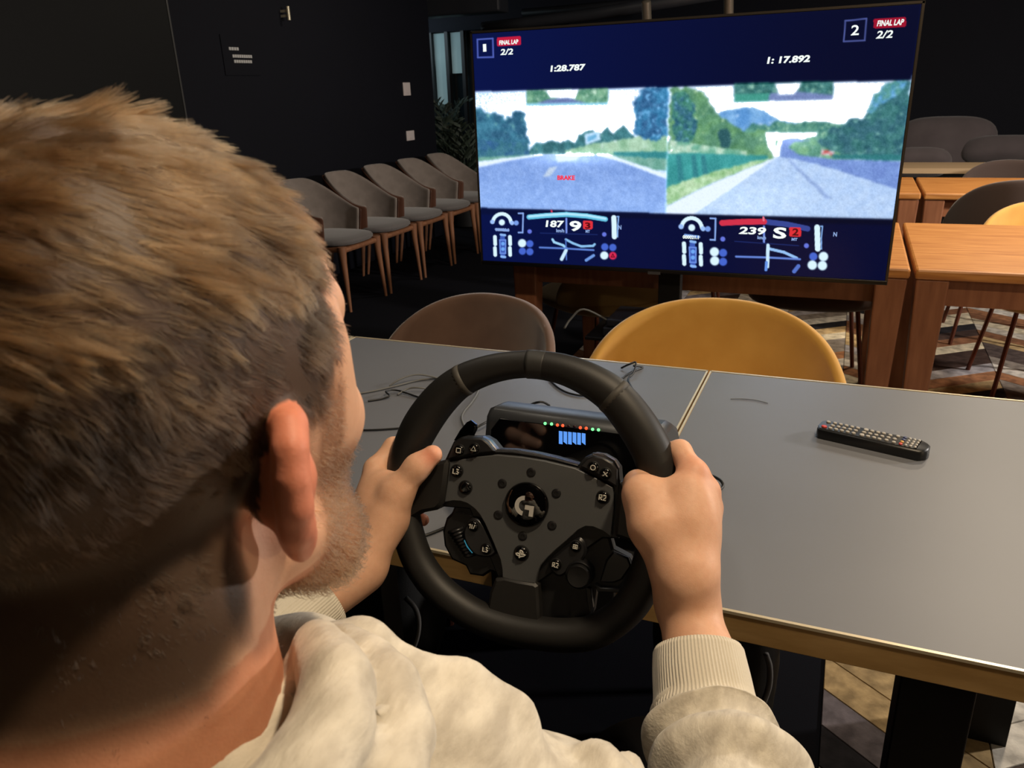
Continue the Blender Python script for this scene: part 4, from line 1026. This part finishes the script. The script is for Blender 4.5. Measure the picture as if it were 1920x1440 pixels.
cable([(895, 700), (897, 730), (886, 752), (870, 772), (866, 786), (874, 806)], .0022, m_cab, 'grey cable hanging down inside the wheel rim at left')
cable([(1030, 712), (1048, 728), (1070, 738), (1100, 741), (1140, 728), (1180, 700), (1205, 689), (1188, 686, .01)], .0022, m_cabb, 'dark cable curving inside the upper right of the rim')
cable([(1165, 690), (1180, 683, .012), (1192, 680, .016), (1188, 698, .006), (1178, 712), (1188, 735), (1186, 752)], .0022, m_cabb, 'dark cable loop standing at the table\'s far edge')
cable([(992, 760), (1005, 755, .02), (1018, 754, .022), (1030, 760, .01)], .0024, m_cabb, 'short black cable hump behind the wheel base')
cable([(880, 812), (900, 798, .01), (925, 787, .01), (960, 785)], .0022, m_cabb, 'black cable running into the side of the wheel base')
cable([(640, 806), (700, 806), (760, 802), (800, 800)], .002, m_cabb, 'black cable lying straight at the height of the left hand')
cable([(770, 1008), (800, 1003), (850, 982), (900, 955)], .0022, m_cabb, 'dark cable near the table front, seen through the rim')
cable([(1250, 862), (1300, 878), (1335, 892, .004), (1352, 902, .006), (1354, 914, .002), (1330, 930)], .0024, m_cabb, 'black cable loop showing right of the right hand')
cable([(1370, 748), (1395, 748), (1420, 751), (1440, 756)], .0008, m_cab, 'fine pale thread lying on the table behind the remote')

m_rem = mat('black_remote_plastic', (14, 14, 15), .4); m_remt = mat('remote_top_face', (30, 29, 28), .3, spec=.6)
m_rbtn = mat('pale_remote_button', (176, 170, 160), .45); m_rred = mat('red_remote_button', (214, 62, 52), .4); m_ryel = mat('yellow_remote_button', (214, 160, 60), .4); m_rblu = mat('blue_remote_button', (30, 46, 100), .4)
ra, rb_ = onz(1535, 806, TZ + .01), onz(1738, 851, TZ + .01); ra[2] = rb_[2] = TZ
rx = (rb_ - ra); RL = np.linalg.norm(rx); rx /= RL; ry = np.cross((0, 0, 1), rx); rz = np.array([0, 0, 1.0])
rc_ = (ra + rb_) / 2 + ry * .008
rem = empty('remote_control', rc_, label='black television remote control with rows of pale buttons on the grey table', cat='remote control')
def RP(x, y, z): return rc_ + rx * x + ry * y + rz * z
hl, hwid = RL / 2 + .002, .0235
pl = [(-hl, -.012), (-hl + .006, -hwid), (hl - .012, -hwid), (hl - .002, -.014), (hl, 0), (hl - .002, .014), (hl - .012, hwid), (-hl + .006, hwid), (-hl, .012)]
MB().prism(pl, rc_, rx, ry, rz, .001, .019, .004).build('body', m_rem, rem, smooth=50)
MB().prism([(x * .97 - .002, y * .86) for x, y in pl[:3]] + [(hl - .020, -.020), (hl - .020, .020)] + [(x * .97 - .002, y * .86) for x, y in pl[6:]], rc_, rx, ry, rz, .018, .0198, .0005).build('button_face', m_remt, rem)
def rbtn(u, v, ru, rv, m): MB().prism([(u + ru * math.cos(a), v + rv * math.sin(a)) for a in np.linspace(0, 2 * PI, 9)[:-1]], rc_, rx, ry, rz, .0195, .0222, .0008).build('button', m, rem)
x_ = -hl + .012
rbtn(x_, -.012, .005, .004, m_rred); rbtn(x_, .012, .004, .0032, m_rbtn)
u = x_ + .011
for r_ in range(5):
    for v in (-.013, 0, .013): rbtn(u, v, .0036, .003, m_rbtn)
    u += .0098
for v in (-.013, .013): rbtn(u + .004, v, .0042, .0085 if False else .0045, m_rbtn)
rbtn(u + .004, 0, .004, .003, m_rbtn); u += .014
for r_ in range(2):
    for v in (-.013, 0, .013): rbtn(u, v, .0036, .003, m_rbtn)
    u += .0098
for (du, v) in ((0, 0), (.010, -.012), (.010, .012), (.020, 0), (.010, 0), (.022, -.014), (.022, .014), (-.001, -.014), (-.001, .014)): rbtn(u + du, v, .0034, .003, m_rbtn)
u += .033
for v, mm in ((-.015, m_rred), (-.005, m_ryel), (.005, m_rblu), (.015, m_rblu)): rbtn(u, v, .003, .003, mm)
u += .008
for r_ in range(3):
    for v in (-.015, -.005, .005, .015): rbtn(u, v, .0022, .003, m_rbtn)
    u += .0072
MB().prism([(hl - .028, -.010), (hl - .025, -.010), (hl - .025, .010), (hl - .028, .010)], rc_, rx, ry, rz, .0195, .0203).build('logo_strip', m_rbtn, rem)

# ================================================================ PERSON
HP = dict(yaw=.078, pitch=.1155, roll=.0757, pos=np.array([-.267, .2245, 1.2232]), sc=1.032)
HR = rotm(0, 0, HP['yaw']) @ rotm(HP['pitch'], 0, 0) @ rotm(0, HP['roll'], 0)
def hw_(p): return np.asarray(p, float) @ HR.T * HP['sc'] + HP['pos']
def hl_(P): return ((P - HP['pos']) / HP['sc']) @ HR
person = empty('person', (-.27, .12, 0), label='person in a pale heather hoodie seen from behind, gripping the racing wheel', cat='person')
def Hh(px, py, t): return onplane(px, py, WC + WN * t, WN)

# ---- head and neck
def tohead(prims):
    out = []
    for q in prims:
        if q[0] == 'rc': out.append(('rc', hw_(q[1]), hw_(q[2]), q[3] * HP['sc'], q[4] * HP['sc'], q[5]))
        else: out.append((q[0], hw_(q[1]), q[2] * HP['sc'], HR @ (np.eye(3) if q[3] is None else q[3]), q[4]))
    return out
neck = [rc(hw_((0, -.030, -.02)), (-.266, .172, 1.085), .060, .066, k=.03), rc((-.266, .172, 1.085), (-.272, .140, 1.00), .066, .078, k=.03),
        rc(hw_((.045, -.045, -.05)), (-.226, .17, 1.06), .020, .026, k=.03), rc(hw_((-.045, -.045, -.05)), (-.325, .165, 1.06), .020, .026, k=.03),
        rc((-.38, .14, 1.0), (-.16, .14, 1.0), .05, .05, k=.04)]
hp_ = tohead(head_prims()); ears = tohead(ear_prims())
VH, FH = nets(neck[:1] + hp_[:1] + neck[1:] + hp_[1:] + ears, .0024)
LH = hl_(VH)
# ---- hands and forearms
E_R, E_L = np.array([.045, .40, .80]), np.array([-.51, .36, .80])
wr = Hh(1284, 1082, .050)
def chain(pts, rads, k=.008): return [rc(pts[i], pts[i + 1], rads[i], rads[i + 1], k=k) for i in range(len(pts) - 1)]
K1, K2, K3, K4 = Hh(1300, 888, .020), Hh(1324, 921, .012), Hh(1330, 953, .002), Hh(1327, 988, -.004)
RHAND = [rc(wr, Hh(1280, 985, .038), .024, .024, k=.01)]
for kn, r_ in ((K1, .0145), (K2, .0135), (K3, .0125), (K4, .0115)): RHAND.append(rc(wr + (kn - wr) * .12, kn, .019, r_, k=.016))
RHAND += [el(Hh(1262, 985, .036), (.036, .046, .016), np.stack([WU, WV, WN], 1), k=.02)]
RHAND += chain([K1, Hh(1275, 846, -.002), Hh(1240, 846, -.026), Hh(1206, 868, -.032)], [.0130, .0108, .0092, .0080], .006)
RHAND += chain([K2, Hh(1302, 884, -.026), Hh(1256, 886, -.040), Hh(1216, 900, -.034)], [.0125, .0105, .0092, .0080], .004)
RHAND += chain([K3, Hh(1312, 924, -.036), Hh(1262, 926, -.044), Hh(1222, 936, -.036)], [.0120, .0100, .0090, .0080], .004)
RHAND += chain([K4, Hh(1312, 966, -.036), Hh(1268, 966, -.042), Hh(1230, 972, -.036)], [.0110, .0090, .0080, .0072], .004)
RHAND += chain([wr + (Hh(1222, 1000, .05) - wr) * .35, Hh(1224, 985, .046), Hh(1205, 928, .036), Hh(1198, 910, .010), Hh(1196, 902, -.008)], [.018, .0205, .0170, .0130, .0100], .014)
RHAND += chain([wr, atd(1288, 1130, .752), atd(1312, 1232, .722), atd(1336, 1400, .65), E_R], [.0245, .0265, .0280, .027, .030], .02)
VR, FR = nets(RHAND, .0016, fn=None) if False else nets([q for q in RHAND], .0019)
wl = Hh(672, 1066, .055)
M1, M2, M3, M4 = Hh(704, 880, .006), Hh(696, 912, -.004), Hh(700, 946, -.010), Hh(706, 980, -.014)
LHAND = [rc(wl, Hh(722, 975, .034), .023, .022, k=.01)]
for kn, r_ in ((M1, .0130), (M2, .0125), (M3, .0120), (M4, .0110)): LHAND.append(rc(wl + (kn - wl) * .12, kn, .019, r_, k=.016))
LHAND += [el(Hh(720, 950, .026), (.026, .040, .017), np.stack([WU, WV, WN], 1), k=.02)]
LHAND += chain([M1, Hh(738, 838, -.012), Hh(775, 846, -.030), Hh(800, 872, -.032)], [.0118, .0105, .0092, .0080], .006)
LHAND += chain([M2, Hh(722, 880, -.034), Hh(765, 890, -.040), Hh(790, 905, -.034)], [.0118, .0100, .0090, .0080], .004)
LHAND += chain([M3, Hh(724, 920, -.038), Hh(768, 930, -.042), Hh(786, 942, -.034)], [.0115, .0098, .0088, .0078], .004)
LHAND += chain([M4, Hh(732, 965, -.038), Hh(768, 972, -.038), Hh(793, 975, -.028)], [.0105, .0088, .0080, .0072], .004)
LHAND += chain([wl + (Hh(742, 960, .04) - wl) * .5, Hh(744, 925, .034), Hh(782, 876, .030), Hh(811, 853, .024)], [.017, .0165, .0125, .0105], .010)
LHAND += chain([wl, (-.445, .555, .882), (-.463, .497, .866), E_L], [.0235, .0250, .028, .032], .02)
VL, FL_ = nets(LHAND, .0022)
# ---- rest of the body under the clothes, one coarse continuous trunk
TR = [el((-.275, .10, .80), (.13, .085, .22), k=.05), rc((-.41, .16, .985), (-.15, .18, .985), .036, k=.03), rc((-.27, .135, 1.05), (-.275, .11, .9), .05, .09, k=.04),
      rc((-.15, .19, .975), atd(1035, 1640, .475), .036, .042, k=.02), rc(atd(1035, 1640, .475), E_R + (.0, -.02, -.02), .042, .036, k=.02), rc((-.42, .17, .985), E_L, .042, .036, k=.03), rc((-.35, .16, .61), (-.20, .16, .61), .09, k=.04)]
for s in (-1, 1):
    hip = np.array([-.27 + s * .09, .20, .60]); kn = np.array([-.27 + s * .12, .70, .575]); an = np.array([-.27 + s * .09, .98, .10])
    TR += [rc(hip, kn, .080, .058, k=.03), rc(kn, an, .055, .036, k=.02), rc(an, an + np.array([0, .13, -.055]), .036, .028, k=.02)]
VT, FT = nets(TR, .012)
off = 0; Vs, Fs = [], []
for V_, F_ in ((VH, FH), (VR, FR), (VL, FL_), (VT, FT)): Vs.append(V_); Fs.append(F_ + off); off += len(V_)
VB = np.concatenate(Vs); FB = np.concatenate(Fs)
m_skin = mat('skin', (205, 150, 120), .52, sss=.12, attr='tint', var=(160, (240, 230, 226), .3), bump=(700, .22, .0006), spec=.4)
body = np_mesh('body', VB, FB, m_skin, person)
tint = np.tile(np.array([222., 176., 146.]), (len(VB), 1))
nH = len(VH); x, y, z = LH[:, 0], LH[:, 1], LH[:, 2]
ax_ = np.abs(x)
def hairmask(x, y, z):
    zl = np.interp(y, [-.12, -.07, -.045, -.034, -.016, .012, .020, .027, .034, .042, .056, .070, .10], [-.062, -.066, -.050, -.028, .014, .008, .016, .034, .058, .078, .092, .102, .12])
    return sstep(-.010, .012, z - zl)
def beardmask(x, y, z):
    up = -.004 - .62 * (y - .012) ; up = np.where(np.abs(x) < .022, -.040, up)
    m = sstep(-.004, .012, up - z) * sstep(.000, .020, y + .14 * np.clip(-z - .05, 0, 1)) * sstep(-.142, -.122, z)
    side = sstep(.045, .055, np.abs(x)) * sstep(.008, .014, y) * sstep(.034, .026, y) * sstep(-.06, -.03, z) * sstep(.03, .01, z)
    return np.clip(np.maximum(m, side), 0, 1)
hm, bm = hairmask(x, y, z), beardmask(x, y, z)
EAR = np.array([.082, -.012, -.002])
inear = (sdf(ear_prims(), LH) < .0012) & (ax_ > .072)
hm = np.where(inear, 0, hm); bm = np.where(inear, 0, bm)
lips = np.exp(-((ax_ / .021) ** 4 + ((z + .0605) / .009) ** 4)) * (y > .088)
bm = bm * (1 - lips)
T0 = tint[:nH]
nk = (z < -.06) & (y < .02)
T0[nk] = (204, 146, 116)
T0[:] = T0 * (1 - .85 * hm[:, None]) + np.array([48, 35, 25]) * (.85 * hm[:, None])
T0[:] = T0 * (1 - .55 * bm[:, None]) + np.array([118, 78, 54]) * (.55 * bm[:, None])
T0[:] = T0 * (1 - .7 * lips[:, None]) + np.array([178, 96, 88]) * (.7 * lips[:, None])
ee = inear * 1.0
T0[:] = T0 * (1 - .8 * ee[:, None]) + np.array([208, 124, 98]) * (.8 * ee[:, None])
# redder knuckles and fingertips
for P_, r_ in ((K1, .014), (K2, .010), (K3, .010), (Hh(1206, 868, -.032), .014), (Hh(793, 975, -.028), .016), (Hh(806, 856, .030), .010)):
    w_ = np.exp(-((VB - P_) ** 2).sum(1) / (r_ * r_))[:, None] * .55
    tint = tint * (1 - w_) + np.array([214, 106, 80]) * w_
set_color(body, lin(tint))

# thumb nail
# ---- hair and beard strands
from mathutils.kdtree import KDTree
def sample(V, F, N, mask, rg):
    a, b, c, d = V[F[:, 0]], V[F[:, 1]], V[F[:, 2]], V[F[:, 3]]
    w = np.linalg.norm(np.cross(c - a, d - b), axis=1) * mask[F].mean(1)
    i = rg.choice(len(F), N, p=w / w.sum()); u, v = rg.random((2, N, 1))
    P = a[i] * (1 - u) * (1 - v) + b[i] * u * (1 - v) + c[i] * u * v + d[i] * (1 - u) * v
    return P, i
NH_ = vnormals(VH, FH)
def strands(name, N, mask, flow, length, rad, m, steps=7, lift=.35, curl=0.0, clump=0.0, rg=np.random.default_rng(5)):
    P, fi = sample(VH, FH, N, mask, rg)
    nrm = NH_[FH[fi]].mean(1); nrm /= np.linalg.norm(nrm, axis=1, keepdims=True)
    Lp = hl_(P); L = length(Lp, rg) ; D = flow(Lp) @ HR.T
    D = D - nrm * (D * nrm).sum(1, keepdims=True); D /= np.linalg.norm(D, axis=1, keepdims=True) + 1e-9
    cl_ = np.stack([fbm(P + 3, 42, 2), fbm(P + 9, 42, 2), fbm(P + 17, 42, 2)], 1) * .75 + np.stack([vnoise(P + 31, 150), vnoise(P + 47, 150), vnoise(P + 53, 150)], 1) * .35 + rg.normal(size=P.shape) * .13
    lf = lift * (1 + .8 * fbm(P + 71, 55, 2))[:, None]
    pts = np.empty((N, steps, 3)); pts[:, 0] = P - nrm * .001
    cur = P - nrm * .001; ph = rg.random((N, 1)) * 6.28
    for s in range(1, steps):
        t = s / (steps - 1)
        d = D + cl_ * (.35 + .65 * t) + nrm * lf * (1.25 - 1.15 * t)
        if curl: d = d + curl * (np.cos(ph + 5 * t) * np.cross(D, nrm) + np.sin(ph + 5 * t) * nrm)
        d /= np.linalg.norm(d, axis=1, keepdims=True); cur = cur + d * (L / (steps - 1))[:, None]; pts[:, s] = cur
    if clump:
        M_ = max(50, N // 26); kd = KDTree(M_)
        for i in range(M_): kd.insert(P[i], i)
        kd.balance(); ci = np.array([kd.find(p)[1] for p in P])
        tt = np.linspace(0, 1, steps)[None, :, None] ** 1.2 * clump * rg.uniform(.6, 1.1, (N, 1, 1))
        pts = pts * (1 - tt) + pts[ci] * tt
        tone = .5 + .9 * fbm(P[ci] * 1.0, 70, 2) + rg.normal(size=N) * .12
    else: tone = .5 + rg.normal(size=N) * .25
    hc = bpy.data.hair_curves.new(name); hc.add_curves([steps] * N)
    hc.position_data.foreach_set('vector', pts.astype(np.float32).ravel())
    r = hc.attributes.get('radius') or hc.attributes.new('radius', 'FLOAT', 'POINT')
    r.data.foreach_set('value', np.tile(rad * (1 - .75 * np.linspace(0, 1, steps) ** 2), N).astype(np.float32))
    ta = hc.attributes.new('tone', 'FLOAT', 'CURVE'); ta.data.foreach_set('value', np.clip(tone, 0, 1).astype(np.float32))
    o = bpy.data.objects.new(name, hc); COL.objects.link(o); hc.materials.append(m); o.parent = person; o.matrix_parent_inverse = parent_matrix(person).inverted()
    return o
def hairmat(name, c1, c2, rough=.32):
    m = bpy.data.materials.new(name); m.use_nodes = True; nt = m.node_tree
    nt.nodes.remove(nt.nodes['Principled BSDF']); h = nt.nodes.new('ShaderNodeBsdfHairPrincipled')
    h.parametrization = 'COLOR'; h.inputs['Roughness'].default_value = rough; h.inputs['Radial Roughness'].default_value = .45
    if 'Random Roughness' in h.inputs: h.inputs['Random Roughness'].default_value = .1
    hi = nt.nodes.new('ShaderNodeAttribute'); hi.attribute_name = 'tone'; mx = nt.nodes.new('ShaderNodeMix'); mx.data_type = 'RGBA'
    nt.links.new(hi.outputs['Fac'], mx.inputs[0]); mx.inputs[6].default_value = (*lin(c1), 1); mx.inputs[7].default_value = (*lin(c2), 1)
    nt.links.new(mx.outputs[2], h.inputs['Color']); nt.links.new(h.outputs[0], nt.nodes['Material Output'].inputs[0]); return m
m_hair = hairmat('light_brown_hair', (46, 33, 22), (116, 88, 60))
m_side = hairmat('dark_brown_short_hair', (34, 26, 19), (78, 58, 42))
m_beard = hairmat('reddish_brown_beard', (80, 54, 36), (140, 100, 66), .4)
def flow_top(L):
    f = np.zeros_like(L); f[:, 1] = .62; f[:, 0] = .62 + L[:, 0] * 2; f[:, 2] = -.55 - .5 * sstep(.10, .04, L[:, 2]); return f
def flow_side(L):
    f = np.zeros_like(L); f[:, 1] = .55 - .5 * sstep(-.02, -.07, L[:, 2]); f[:, 2] = -.75; return f
topm = hm * sstep(.035, .075, z + .12 * (y < -.05) * 0)
sidem = hm * (1 - sstep(.05, .09, z))
strands('hair', 42000, topm, flow_top, lambda L, g: (.013 + .013 * sstep(.05, .10, L[:, 2])) * g.uniform(.7, 1.2, len(L)), .00013, m_hair, 8, .03, clump=.75)
strands('short_hair', 46000, sidem, flow_side, lambda L, g: (.004 + .010 * sstep(-.05, .07, L[:, 2])) * g.uniform(.7, 1.2, len(L)), .00010, m_side, 5, .16, clump=.45)
strands('beard', 15000, bm, lambda L: np.stack([L[:, 0] * 2, .25 + 0 * L[:, 0], -.8 + 0 * L[:, 0]], 1), lambda L, g: (.005 + .009 * sstep(.0, -.06, L[:, 2])) * g.uniform(.6, 1.2, len(L)), .00011, m_beard, 7, .75, curl=.7)

brow = np.exp(-((z - .031 + .25 * (ax_ - .03) ** 2 * 20) / .0045) ** 4) * (ax_ > .013) * (ax_ < .048) * (y > .055)
strands('eyebrows', 900, brow, lambda L: np.stack([np.sign(L[:, 0]) * .9, 0 * L[:, 0], .15 + 0 * L[:, 0]], 1), lambda L, g: .007 * g.uniform(.6, 1.1, len(L)), .00010, m_beard, 5, .25)
m_eye = mat('eye_white', (226, 220, 214), .15); m_iris = mat('grey_blue_iris', (70, 92, 104), .1); m_pup = mat('pupil', (4, 4, 4), .05)
for s in (-1, 1):
    c = hw_((s * .0305, .0840, .0095)); a = HR @ np.array([0, 1.0, -.1]); a /= np.linalg.norm(a); R_ = .0118
    eb = MB().lathe([(.0001, -R_)] + [(R_ * math.sin(t), -R_ * math.cos(t)) for t in np.linspace(.2, PI - .2, 14)] + [(.0001, R_)], c, a, 24).build('eye', m_eye, person, smooth=True)
    MB().lathe([(.0055, R_ * .885), (.0048, R_ * .96), (.0001, R_ * 1.03)], c, a, 20).build('iris', m_iris, eb, smooth=True)
    MB().lathe([(.0022, R_ * .98), (.0018, R_ * 1.04), (.0001, R_ * 1.05)], c, a, 16).build('pupil', m_pup, eb, smooth=True)
# ---- hoodie
m_hood = mat('pale_heather_jersey', (212, 205, 190), .92, var=(90, (178, 170, 156), .8), bump=(420, .5, .0012), sheen=.25, stretch=(1, .35, 1))
m_ribf = mat('pale_ribbed_knit', (206, 199, 184), .92, bump=(500, .3, .0008), sheen=.2)
HD = [rc((-.275, .11, .98), (-.275, .10, .60), .125, .165, k=.05), rc((-.42, .16, .985), (-.13, .18, .985), .062, .062, k=.05),
      rc(atd(800, 1452, .430), atd(1035, 1630, .465), .050, .062, k=.03), rc(atd(640, 1410, .41), atd(800, 1452, .430), .042, .050, k=.03),
      rc(atd(1035, 1630, .465), E_R + (.0, -.02, -.02), .062, .060, k=.03), rc((-.13, .18, .985), atd(1035, 1640, .472), .062, .060, k=.03), rc((-.43, .17, 1.0), E_L, .068, .058, k=.03), rc((-.43, .17, 1.0), (-.34, .16, 1.04), .066, .05, k=.03)]
HD += chain([atd(594, 1206, .355), atd(634, 1285, .312), atd(620, 1370, .292), atd(560, 1475, .27), atd(430, 1640, .25)], [.0115, .0155, .0170, .018, .019], .002)
HD += chain([atd(644, 1208, .385), atd(722, 1290, .345), atd(748, 1380, .325), atd(716, 1480, .30), atd(600, 1650, .28)], [.011, .013, .0145, .0165, .019], .003)
HD += chain([atd(556, 1262, .352), atd(498, 1345, .328), atd(425, 1430, .306), atd(300, 1540, .285)], [.009, .012, .014, .015], .005)
HD += chain([atd(600, 1200, .40), atd(680, 1212, .415), atd(760, 1255, .42), atd(860, 1285, .43), atd(960, 1345, .44)], [.009, .009, .009, .012, .014], .010)
HD += chain([atd(1120, 1432, .455), atd(1140, 1500, .44)], [.0165, .022], .008) + chain([atd(1176, 1448, .465), atd(1186, 1520, .45)], [.0125, .02], .004)
HD += chain([(-.30, .085, 1.06), (-.38, .13, 1.06), (-.36, .25, 1.06), (-.27, .30, 1.04), (-.215, .275, 1.07)], [.028, .026, .022, .02, .018], .02)
HD += chain([atd(690, 1300, .372), atd(680, 1400, .342), atd(620, 1530, .315), (-.20, .12, 1.07)], [.020, .026, .028, .03], .012)
HD += chain([atd(430, 1640, .25), (-.235, .065, 1.085), (-.31, .062, 1.085), (-.375, .11, 1.08), (-.385, .19, 1.07), (-.35, .27, 1.06)], [.022, .028, .030, .026, .022, .018], .012)
HD += [rc((-.35, .11, 1.03), (-.19, .11, 1.03), .055, .055, k=.03), rc((-.21, .12, .95), (-.135, .20, .95), .085, .062, k=.03)]
# opening for the neck
cut = [rc(hw_((0, -.02, -.03)), (-.266, .172, 1.09), .061, .0665), rc((-.266, .172, 1.09), (-.272, .145, 1.03), .0665, .072)]
def hfn(P, v):
    c = sdf(cut, P) - .002
    return np.maximum(v, -c)
lo, hi = bounds(HD); VC, FC = nets(HD, .0045, lo, hi, fn=hfn)
NC = vnormals(VC, FC)
fold = fbm(VC * np.array([1.0, 1.6, 1.0]), 18, 3) * .0035 + vnoise(VC * np.array([1, 1, 2.2]) + 5, 34) * .0014
# crisp pulls running down from the shoulder
pull = np.sin((VC @ np.array([.6, -.5, .62])) * 190 + 3 * fbm(VC + 2, 12, 2)) * sstep(-.16, -.05, VC[:, 0]) * .0012
VC = VC + NC * (fold + pull)[:, None]
hood = np_mesh('hoodie', VC, FC, m_hood, person)
# right sleeve with bunched folds, cuff with ribs
def sleeve(name, path, rads, n, m, disp, par):
    P = spline(path, 90); R_ = spline([[r, 0, 0] for r in rads], 90)[:, 0]; K = len(P); G = []
    T = np.gradient(P, axis=0); T /= np.linalg.norm(T, axis=1, keepdims=True)
    u = np.cross(T[0], (0, 0, 1.0)); u /= np.linalg.norm(u)
    for i in range(K):
        u = u - T[i] * (u @ T[i]); u /= np.linalg.norm(u); w = np.cross(T[i], u)
        A = np.linspace(0, 2 * PI, n, endpoint=False)
        ring = np.cos(A)[:, None] * u + np.sin(A)[:, None] * w
        G.append(P[i] + ring * (R_[i] + disp(i / (K - 1), A, P[i] + ring * R_[i]))[:, None])
    G = np.array(G); V = G.reshape(-1, 3); I = np.arange(K * n).reshape(K, n); J = np.roll(I, -1, 1)
    F = np.stack([I[:-1], J[:-1], J[1:], I[1:]], -1).reshape(-1, 4)
    o = np_mesh(name, V, F, m, par)
    q = o.modifiers.new('thickness', 'SOLIDIFY'); q.thickness = .002; q.offset = -1
    return o
def d_sleeve(t, A, P):
    w_ = 1 - .5 * sstep(.85, 1.0, t)
    ph = t * 26 + 1.3 * np.sin(A + .6) + 1.6 * np.sin(2 * A + t * 7) * .5
    return (np.sin(ph) * .0046 + np.abs(np.sin(ph * .5 + .8)) * .0060 - .004 + fbm(P, 26, 2) * .0070) * w_
def d_cuff(t, A, P):
    return np.abs(np.sin(A * 42)) * .0013 - .0006 + .0016 * sstep(.93, 1.0, t) * -1 + fbm(P, 20, 2) * .0018 + .003 * np.exp(-((t - .12) / .12) ** 2)
sl_path = [E_R + (.0, -.03, -.01), atd(1418, 1640, .575), atd(1384, 1530, .60), atd(1356, 1440, .635), atd(1334, 1390, .665), atd(1322, 1345, .69)]
s_r = sleeve('sleeve', sl_path, [.062, .061, .060, .0565, .0525, .0455], 120, m_hood, d_sleeve, hood)
sleeve('cuff', [atd(1325, 1356, .686), atd(1319, 1310, .70), atd(1312, 1262, .713), atd(1307, 1216, .726)], [.0455, .0440, .0425, .0400], 336, m_ribf, d_cuff, hood)
sleeve('sleeve', [E_L, (-.493, .41, .828), (-.476, .455, .853)], [.054, .051, .045], 90, m_hood, d_sleeve, hood)
sleeve('cuff', [(-.476, .455, .853), (-.463, .497, .866), (-.450, .538, .876)], [.044, .041, .037], 300, m_ribf, d_cuff, hood)
# ---- trousers and shoes
m_tr = mat('black_trousers', (7, 7, 9), .95, bump=(300, .3), spec=.1)
TQ = [rc((-.35, .16, .625), (-.19, .16, .625), .125, k=.05), rc((-.275, .10, .6), (-.275, .10, .68), .16, .155, k=.04)]
for s in (-1, 1):
    hip = np.array([-.27 + s * .09, .20, .60]); kn = np.array([-.27 + s * .12, .70, .575]); an = np.array([-.27 + s * .09, .97, .13])
    TQ += [rc(hip, kn, .092, .070, k=.03), rc(kn, an, .068, .056, k=.02)]
V_, F_ = nets(TQ, .009); V_ = V_ + vnormals(V_, F_) * (fbm(V_, 16, 3) * .006)[:, None]
np_mesh('trousers', V_, F_, m_tr, person)
m_shoe = mat('black_trainer', (20, 20, 22), .6); m_sole = mat('white_sole', (190, 190, 186), .6)
for s in (-1, 1):
    a = np.array([-.27 + s * .09, .99, .0])
    V_, F_ = nets([rc(a + (0, -.01, .085), a + (0, .02, .05), .046, .046, k=.03), rc(a + (0, -.02, .05), a + (0, .19, .045), .043, .036, k=.03)], .007)
    V_[:, 2] = np.maximum(V_[:, 2], .018)
    so = np_mesh('shoe', V_, F_, m_shoe, person)
    MB().prism([(a[0] + .047 * math.cos(t) * (1 if math.sin(t) < 0 else .92), a[1] + .085 + .145 * math.sin(t)) for t in np.linspace(0, 2 * PI, 25)[:-1]], (0, 0, 0), (1, 0, 0), (0, 1, 0), (0, 0, 1), .001, .024, .004).build('sole', m_sole, so)
shell_chair((-.27, .14, 0), PI, m_dbr, 'dark shell chair the person is sitting on', ztop=.72, R=.29)

# ================================================================ THINGS UNDER THE TABLE
m_bag = mat('black_nylon', (11, 12, 14), .7, bump=(250, .4)); m_pipe = mat('grey_piping', (104, 102, 100), .6)
def bag(c, rx, ry, rz_, lab, pipe):
    V_, F_ = nets([el((0, 0, 0), (rx, ry, rz_))], .014, fn=lambda P, v: ((abs(P[..., 0] / rx) ** 3 + abs(P[..., 1] / ry) ** 3 + abs(P[..., 2] / rz_) ** 3.5) ** .33 - 1) * .08)
    c = np.array(c); c[2] = rz_ + .002
    e = empty('backpack', (c[0], c[1], 0), label=lab, cat='backpack')
    V_ = V_ + vnormals(V_, F_) * (fbm(V_ + c, 9, 3) * .012)[:, None]; V_[:, 2] = np.maximum(V_[:, 2], -rz_)
    np_mesh('body', V_ + c, F_, m_bag, e)
    MB().tube(spline(pipe, 30), .0055, 8).build('piping', m_pipe, e, smooth=True)
    MB().tube(spline([c + (-.06, 0, rz_ - .01), c + (-.03, 0, rz_ + .03), c + (.03, 0, rz_ + .03), c + (.06, 0, rz_ - .01)], 16), .008, 8).build('carry_handle', m_bag, e, smooth=True)
b1 = ony(700, 1150, 1.30); b2 = ony(1335, 1285, 1.34)
bag((b1[0], 1.32, 0), .155, .12, .27, 'black backpack with grey piping under the table beyond the left of the rim', [ony(*p, 1.17) for p in ((760, 1120), (778, 1140), (785, 1165), (782, 1195), (768, 1232))])
bag((b2[0], 1.34, 0), .12, .09, .27, 'black backpack with grey piping under the table behind the forearm', [ony(*p, 1.24) for p in ((1436, 1226), (1443, 1250), (1442, 1285), (1430, 1322))])
m_blue = mat('royal_blue_fabric', (16, 52, 130), .6, var=(14, (10, 34, 96)), bump=(60, .6, .01))
c = ony(705, 1100, 1.50)
V_, F_ = nets([el((0, 0, 0), (.12, .06, .22))], .012); V_ = V_ + vnormals(V_, F_) * (fbm(V_ * np.array([2.2, 1, 1]), 8, 4) * .035)[:, None]
c[2] = .26
o = np_mesh('jacket', V_ + c, F_, m_blue); tag(o, 'royal blue jacket bundled behind the left backpack under the table', 'jacket')
